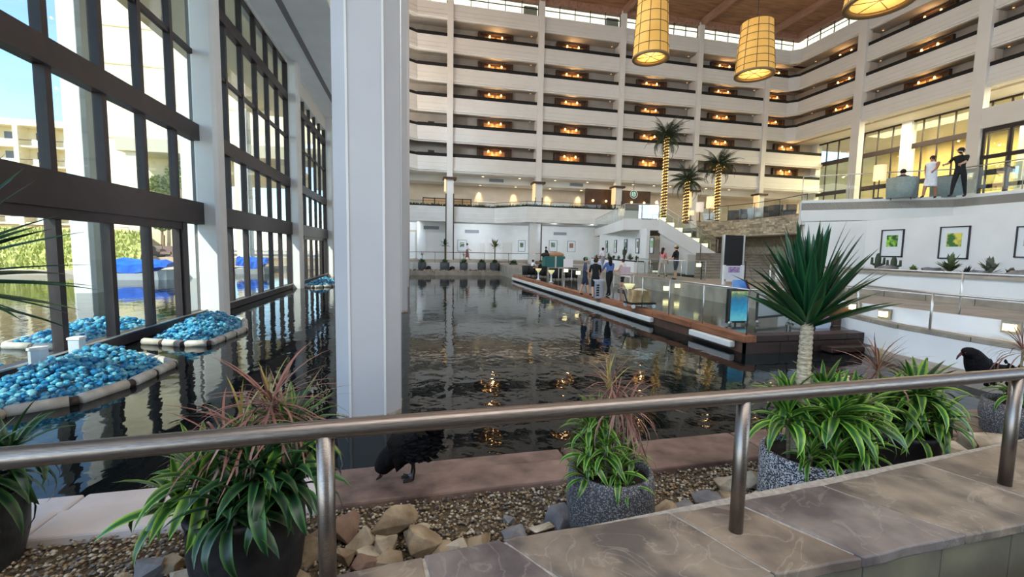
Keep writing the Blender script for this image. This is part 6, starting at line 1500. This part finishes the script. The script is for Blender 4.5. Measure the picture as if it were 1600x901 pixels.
MB().box(x + 0.6, x + 1.4, y - 0.62, y - 0.58, 0.95, 1.65).build('board', mat('notice_white', (238, 234, 240), 0.5), t); MB().tube([(x + 1.0, y - .58, 0.36), (x + 1.0, y - .58, 1.2)], 0.025, 6).build('stand', BLACK, t)
for i, (px, py, lab) in enumerate(((800, 425, 'black lounge chair at the left of the far dock end'), (819, 428, 'black lounge chair of the seated guest in white at the far dock end'), (846, 432, 'black lounge chair of the seated guest in black at the far dock end'), (868, 436, 'empty black lounge chair before the teal cart'), (893, 436, 'black lounge chair below the notice board'))):
    x, y, z = at_floor(px, py, 0.41); y = min(y, 31.8); tub_chair(x, y, z, (-2.0, -1.2, 1.6, 0.4, 2.4)[i], (34, 34, 36), lab, 'black lounge chairs at the dock end', 0.42, 0.75)
    if i in (1, 2): person(x, y, z, 1.66, -1.4 if i == 1 else 1.3, 'seated person in a white top leaning forward at the far dock end' if i == 1 else 'seated person in black with dark hair at the far dock end', (228, 228, 232) if i == 1 else (28, 28, 32), (40, 40, 46), i - 1, hair=(30, 26, 24), pose='sit', armL=(40, 40), armR=(40, 40), shorts=False, lean=0.05)
# tall black panel, sign stand, screen, wind screens, round sign
p0 = ony(1133, 367, 17.3); p1 = ony(1158, 420, 17.3)
t = thing('black_banner', ((p0.x + p1.x) / 2, 17.3, 1.0), 'tall plain black panel standing in front of the broad steps', 'panel')
MB().box(p0.x, p1.x, 17.28, 17.34, p1.z, p0.z).build('panel', mat('banner_black', (24, 24, 28), 0.7), t)
for x in (p0.x - 0.05, p1.x + 0.05): MB().box(x - 0.04, x + 0.04, 17.26, 17.36, 0.42, p0.z + 0.02).build('stand_post', STEEL2, t)
p0 = ony(1136, 415, 15.6); p1 = ony(1155, 436, 15.6)
t = thing('sign_stand', ((p0.x + p1.x) / 2, 15.6, 0.4), 'white framed sign with a small blue picture below the tall black panel', 'sign')
MB().box(p0.x - .1, p1.x + .1, 15.58, 15.62, p1.z, p0.z).build('board', mat('sign_board_white', (214, 218, 230), 0.5), t)
MB().box(p0.x + .06, p1.x - .04, 15.56, 15.585, p0.z - 0.27, p0.z - 0.04).build('picture', mat('sign_picture', (88, 96, 168), 0.5, (200, 160, 180), 9, coords='World'), t)
for x in (p0.x - .12, p1.x + .12): MB().box(x - .05, x + .05, 15.55, 15.65, 0.4, p0.z + .03).build('post', mat('post_pale', (224, 224, 226), 0.4), t)
MB().box(p0.x - .12, p1.x + .12, 15.55, 15.6, p1.z - .09, p1.z).build('cross_bar', mat('post_pale', (224, 224, 226), 0.4), t)
p0 = ony(1146, 437, 12.4); p1 = ony(1171, 456, 12.4)
t = thing('blue_poster', ((p0.x + p1.x) / 2, 12.4, 0.42), 'slanted blue poster with a dark red edge above the screen panel', 'poster')
MB().add([(p0.x, 12.4, p1.z), (p1.x, 12.4, p1.z), (p1.x - .18, 12.4, p0.z), (p0.x, 12.4, p0.z), (p0.x, 12.44, p1.z), (p1.x, 12.44, p1.z), (p1.x - .18, 12.44, p0.z), (p0.x, 12.44, p0.z)], [(0, 1, 2, 3), (7, 6, 5, 4), (0, 4, 5, 1), (1, 5, 6, 2), (2, 6, 7, 3), (3, 7, 4, 0)]).build('sheet', mat('poster_blue', (70, 134, 226), 0.5, (130, 180, 240), 3, coords='World'), t)
MB().tube([(p1.x, 12.38, p1.z), (p1.x - .18, 12.38, p0.z)], 0.035, 6).build('edge', mat('poster_edge', (96, 44, 56), 0.6), t); MB().tube([(p0.x + .2, 12.44, 0.42), (p0.x + .2, 12.44, p1.z)], 0.03, 6).build('stand', BLACK, t)
SPY = 10.1; p0 = ony(1144, 455, SPY); p1 = ony(1168, 506, SPY)
t = thing('screen_panel', ((p0.x + p1.x) / 2, SPY, 0.42), 'upright panel picturing turquoise water with a beach, in a dark frame on the dock', 'panel')
MB().box(p0.x - .08, p1.x + .04, SPY + .02, SPY + .1, 0.46, p0.z + .06).build('frame', BLACK, t)
def seascape():
    m = mat('turquoise_water_print', (30, 150, 190), 0.35); nt = m.node_tree; b = nt.nodes['Principled BSDF']
    g = nt.nodes.new('ShaderNodeNewGeometry'); sp = nt.nodes.new('ShaderNodeSeparateXYZ'); mr = nt.nodes.new('ShaderNodeMapRange'); mr.inputs[1].default_value = 0.5; mr.inputs[2].default_value = 1.45
    n = nt.nodes.new('ShaderNodeTexNoise'); n.inputs['Scale'].default_value = 9; ad = nt.nodes.new('ShaderNodeMath'); ad.operation = 'MULTIPLY_ADD'; ad.inputs[1].default_value = 0.28
    r = nt.nodes.new('ShaderNodeValToRGB'); e = r.color_ramp.elements; e[0].position = 0.1; e[0].color = lin((120, 214, 226)) + (1,); e[1].position = 1.0; e[1].color = lin((90, 120, 80)) + (1,)
    for ps, c_ in ((0.35, (40, 160, 204)), (0.62, (24, 120, 170)), (0.78, (120, 150, 90)), (0.88, (214, 210, 150))): q = e.new(ps); q.color = lin(c_) + (1,)
    nt.links.new(g.outputs['Position'], sp.inputs[0]); nt.links.new(sp.outputs['Z'], mr.inputs[0]); nt.links.new(g.outputs['Position'], n.inputs['Vector']); nt.links.new(n.outputs['Fac'], ad.inputs[0]); nt.links.new(mr.outputs[0], ad.inputs[2])
    sb = nt.nodes.new('ShaderNodeMath'); sb.operation = 'SUBTRACT'; sb.inputs[1].default_value = 0.14; nt.links.new(ad.outputs[0], sb.inputs[0]); nt.links.new(sb.outputs[0], r.inputs[0]); nt.links.new(r.outputs[0], b.inputs['Base Color'])
    nt.links.new(r.outputs[0], b.inputs['Emission Color']); b.inputs['Emission Strength'].default_value = 0.25; return m
MB().box(p0.x, p1.x - .02, SPY, SPY + .03, 0.52, p0.z).build('print', seascape(), t)
for sx in (p0.x, p1.x): MB().ball((sx, SPY + .02, 0.46), 0.06, 8, 5).build('caster', STEEL2, t)
for i, (pa_, pb2, ya, yb, lab) in enumerate(((1183, 1231, 10.2, 10.6, 'wheeled glass wind screen in a black frame on the dock, left one of two'), (1237, 1284, 10.4, 9.9, 'wheeled glass wind screen in a black frame on the dock, right one of two'))):
    a = ony(pa_, 480, ya); b = ony(pb2, 480, yb); a = Vector((a.x, ya, 0)); b = Vector((b.x, yb, 0)); zt = ony(pa_, 458, ya).z
    t = thing('wind_screen', ((a.x + b.x) / 2, (a.y + b.y) / 2, 0.42), lab, 'screen', 'wheeled wind screens on the dock')
    MB().sheet([(a.x, a.y, 0.6), (b.x, b.y, 0.6), (b.x, b.y, zt), (a.x, a.y, zt)], 0.02).build('pane', mat('frosted_pane', (186, 188, 192), 0.25), t)
    for q in (a, b): MB().tube([(q.x, q.y, 0.5), (q.x, q.y, zt)], 0.035, 6).build('frame_post', BLACK, t); MB().ball((q.x, q.y - .05, 0.47), 0.055, 8, 5).build('caster', STEEL2, t)
    MB().tube([(a.x, a.y, 0.58), (b.x, b.y, 0.58)], 0.035, 6).build('bottom_rail', BLACK, t)
p0 = ony(1268, 488, 9.6); p1 = ony(1334, 520, 9.6)
t = thing('wooden_stand', ((p0.x + p1.x) / 2, 9.7, 0.42), 'brown wooden booth wall behind the palm trunk on the dock', 'stand')
MB().box(p0.x, p1.x, 9.62, 9.72, 0.42, p0.z + .1).build('board', mat('booth_board', (104, 78, 70), 0.6, (84, 62, 56), 3, stretch=(8, 8, .8), coords='World'), t); MB().box(p0.x, p1.x + .02, 9.55, 9.75, p0.z - .06, p0.z + .12).build('top_board', mat('booth_top', (140, 92, 52), 0.5, (110, 70, 40), 3, coords='World'), t)
c = ony(1286, 506, 9.4)
t = thing('round_board', (c.x, 9.4, 0.42), 'round board, magenta above and pale blue below, leaning on the brown booth wall', 'sign')
R_ = 0.235; n = 32
MB().add([(c.x + cos(2 * pi * i / n) * R_, y_, c.z + .02 + sin(2 * pi * i / n) * R_) for y_ in (9.38, 9.42) for i in range(n)], [tuple(range(n)), tuple(range(2 * n - 1, n - 1, -1))] + [(i, i + n, (i + 1) % n + n, (i + 1) % n) for i in range(n)]).build('lower_field', mat('round_pale', (206, 222, 240), 0.5), t)
a0 = 0.1
pts = [(cos(a0 + (pi - 2 * a0) * i / 20) * (R_ - .008), sin(a0 + (pi - 2 * a0) * i / 20) * (R_ - .008)) for i in range(21)]
MB().add([(c.x + q[0], y_, c.z + .02 + q[1]) for y_ in (9.37, 9.385) for q in pts], [tuple(range(21)), tuple(range(41, 20, -1))] + [(i, i + 21, i + 22, i + 1) for i in range(20)]).build('upper_field', mat('round_magenta', (206, 96, 176), 0.5), t)

# ================================================================== STEP LIGHTS
def step_light(p, n, label, w=0.26, h=0.2, plate=False):
    n = Vector((n[0], n[1], 0)).normalized(); u = Vector((-n.y, n.x, 0)); p = Vector(p)
    t = thing('step_light', p, label, 'wall light', 'glowing step and ramp lights')
    def slab_(x0, x1, z0, z1, d0, d1, nm, m):
        vs = [p + u * x + Vector((0, 0, z)) + n * d for d in (d0, d1) for x, z in ((x0, z0), (x1, z0), (x1, z1), (x0, z1))]
        MB().add(vs, [(0, 1, 2, 3), (7, 6, 5, 4), (0, 4, 5, 1), (1, 5, 6, 2), (2, 6, 7, 3), (3, 7, 4, 0)]).build(nm, m, t)
    if plate: slab_(-w * .85, w * .85, -h * .9, h * .9, -0.02, 0.03, 'stone_plate', STEPSTONE)
    slab_(-w / 2, w / 2, -h / 2, h / 2, -0.02, 0.10, 'diffuser', STEPL); slab_(-w / 2 - .01, w / 2 + .01, h / 2, h / 2 + .02, -0.02, 0.12, 'hood', STEEL2)
for f, lab in zip((0.12, 0.27, 0.42, 0.57, 0.72, 0.87), ('top', 'second', 'third', 'fourth', 'fifth', 'bottom')):
    q = F0.lerp(F1v, f) + Vector((nxy.x * 1.66, nxy.y * 1.66, 0.4)); step_light(q, (-nxy.x, -nxy.y), '%s step light down the white stair flight, behind its glass' % lab, 0.5, 0.24)
for px, py, y, lab in ((1091, 414, 20.1, 'step light at the left end of the broad steps'), (1040, 450, 17.75, 'low light at the landing edge behind the person in pink'), (1058, 446, 17.75, 'low light at the landing edge below the straw hat')): step_light(ony(px, py, y), (0, -1), lab, 0.2, 0.18)
for px, py, lab in ((1383, 490, 'glowing light on a square stone plate on the white ramp wall'), (1581, 511, 'glowing light on a square stone plate at the right edge of the ramp wall'), (1336, 479, 'glowing ramp light behind the palm trunk leaves')): step_light(onx(px, py, 11.56), (-1, 0), lab, 0.18, 0.14, True)
for px, py, lab in ((884, 422, 'glowing light on the white ramp edge left of the group'), (903, 426, 'glowing light on the white ramp edge nearest the group')): step_light(ony(px, py, 22.4), (0, -1), lab, 0.2, 0.18)

# ================================================================== LEDGE AND COUNTER PLANTS
def small_plant(p, h, label, group, col=(84, 104, 60), kind='shrub', seed=1):
    p = Vector(p); t = thing('ledge_plant', p, label, 'plant', group); r2 = random.Random(seed)
    if kind == 'cactus':
        MB().lathe([(0.07, 0), (0.09, h * .3), (0.085, h * .7), (0.05, h * .93), (0.0, h)], p, 10).build('stem', mat('cactus_green', (58, 66, 50), 0.8), t, True)
        for s in (-1, 1): MB().tube([p + Vector((0, s * .07, h * .35)), p + Vector((0, s * .2, h * .42)), p + Vector((0, s * .2, h * .75))], [0.045, 0.045, 0.03], 7).build('arm', mat('cactus_green', (58, 66, 50)), t, True)
        return
    MB().tube([p, p + Vector((0, 0, h * .5))], 0.02, 5).build('stem', CANE, t)
    m = MB()
    for i in range(60):
        a = r2.uniform(0, 6.28); el = r2.uniform(0.1, 1.5); L = h * r2.uniform(0.5, 1.0) * (1 if kind == 'spike' else 0.8); b = p + Vector((0, 0, h * (0.05 if kind == 'spike' else r2.uniform(.1, .5)))); d_ = Vector((cos(a) * cos(el), sin(a) * cos(el), sin(el))); s = Vector((-sin(a), cos(a), 0)) * (0.02 if kind == 'spike' else 0.05)
        mid = b + d_ * L * .6; m.add([b - s * .5, b + s * .5, mid + s, mid - s, b + d_ * L], [(0, 1, 2, 3), (3, 2, 4)])
    o = m.build('leaves', mat('ledge_leaf_%d_%d_%d' % col, col, 0.7), t); o['kind'] = 'stuff'
GL = 'plants on the ledge under the terrace'
for i, (px, py, h, kind, col, lab) in enumerate(((1371, 417, .62, 'cactus', (0, 0, 0), 'dark cactus at the left end of the planted ledge'), (1396, 417, .52, 'cactus', (0, 0, 0), 'dark bulbous cactus on the ledge below the leftmost picture'), (1427, 419, .22, 'shrub', (96, 120, 60), 'low green shrub on the ledge between the first two pictures'), (1484, 424, .55, 'shrub', (92, 104, 66), 'leafy shrub on the ledge below the middle picture'), (1511, 425, .32, 'spike', (44, 48, 50), 'dark spiky plant on the ledge right of the leafy shrub'), (1546, 426, .5, 'shrub', (110, 112, 96), 'grey leaved shrub on the ledge before the cut picture'), (1579, 428, .25, 'shrub', (104, 100, 72), 'low dry shrub at the right end of the ledge'))):
    p = onx(px, py, 15.2); p.z = 1.80; small_plant(p, h, lab, GL, col, kind, i)
for i, (px, py, w, lab) in enumerate(((1385, 417, .5, 'flat grey stone on the ledge between the two cacti'), (1455, 422, .5, 'humped grey stone on the ledge left of the leafy shrub'), (1524, 426, .35, 'small dark stone on the ledge right of the spiky plant'), (1594, 429, .45, 'grey stone at the picture edge on the ledge'))):
    p = onx(px, py, 15.0); o = bpy.data.objects.new('ledge_stone', rock_mesh(random.Random(50 + i), w * .6, w * .8, 0.16, ROCKS[2])); COL.objects.link(o); o.location = (p.x, p.y, 1.88); tag(o, lab, 'stone', 'stones on the planted ledge')
for i in range(9):
    q = Vector(PW0) + PWv * (0.06 + i * 0.112) + PN * 0.5; kind = ('spike', 'shrub', 'cactus', 'spike', 'shrub', 'spike', 'cactus', 'spike', 'shrub')[i]
    small_plant((q.x, q.y, 1.74), (0.4, 0.3, 0.5, 0.55, 0.3, 0.35, 0.95, 0.5, 0.3)[i], '%s %s plant from the left on the white counter under the narrow prints' % (ORD[i], {'spike': 'spiky', 'shrub': 'leafy', 'cactus': 'upright cactus'}[kind]), 'plants on the white counter', (88, 104, 72), kind, 40 + i)
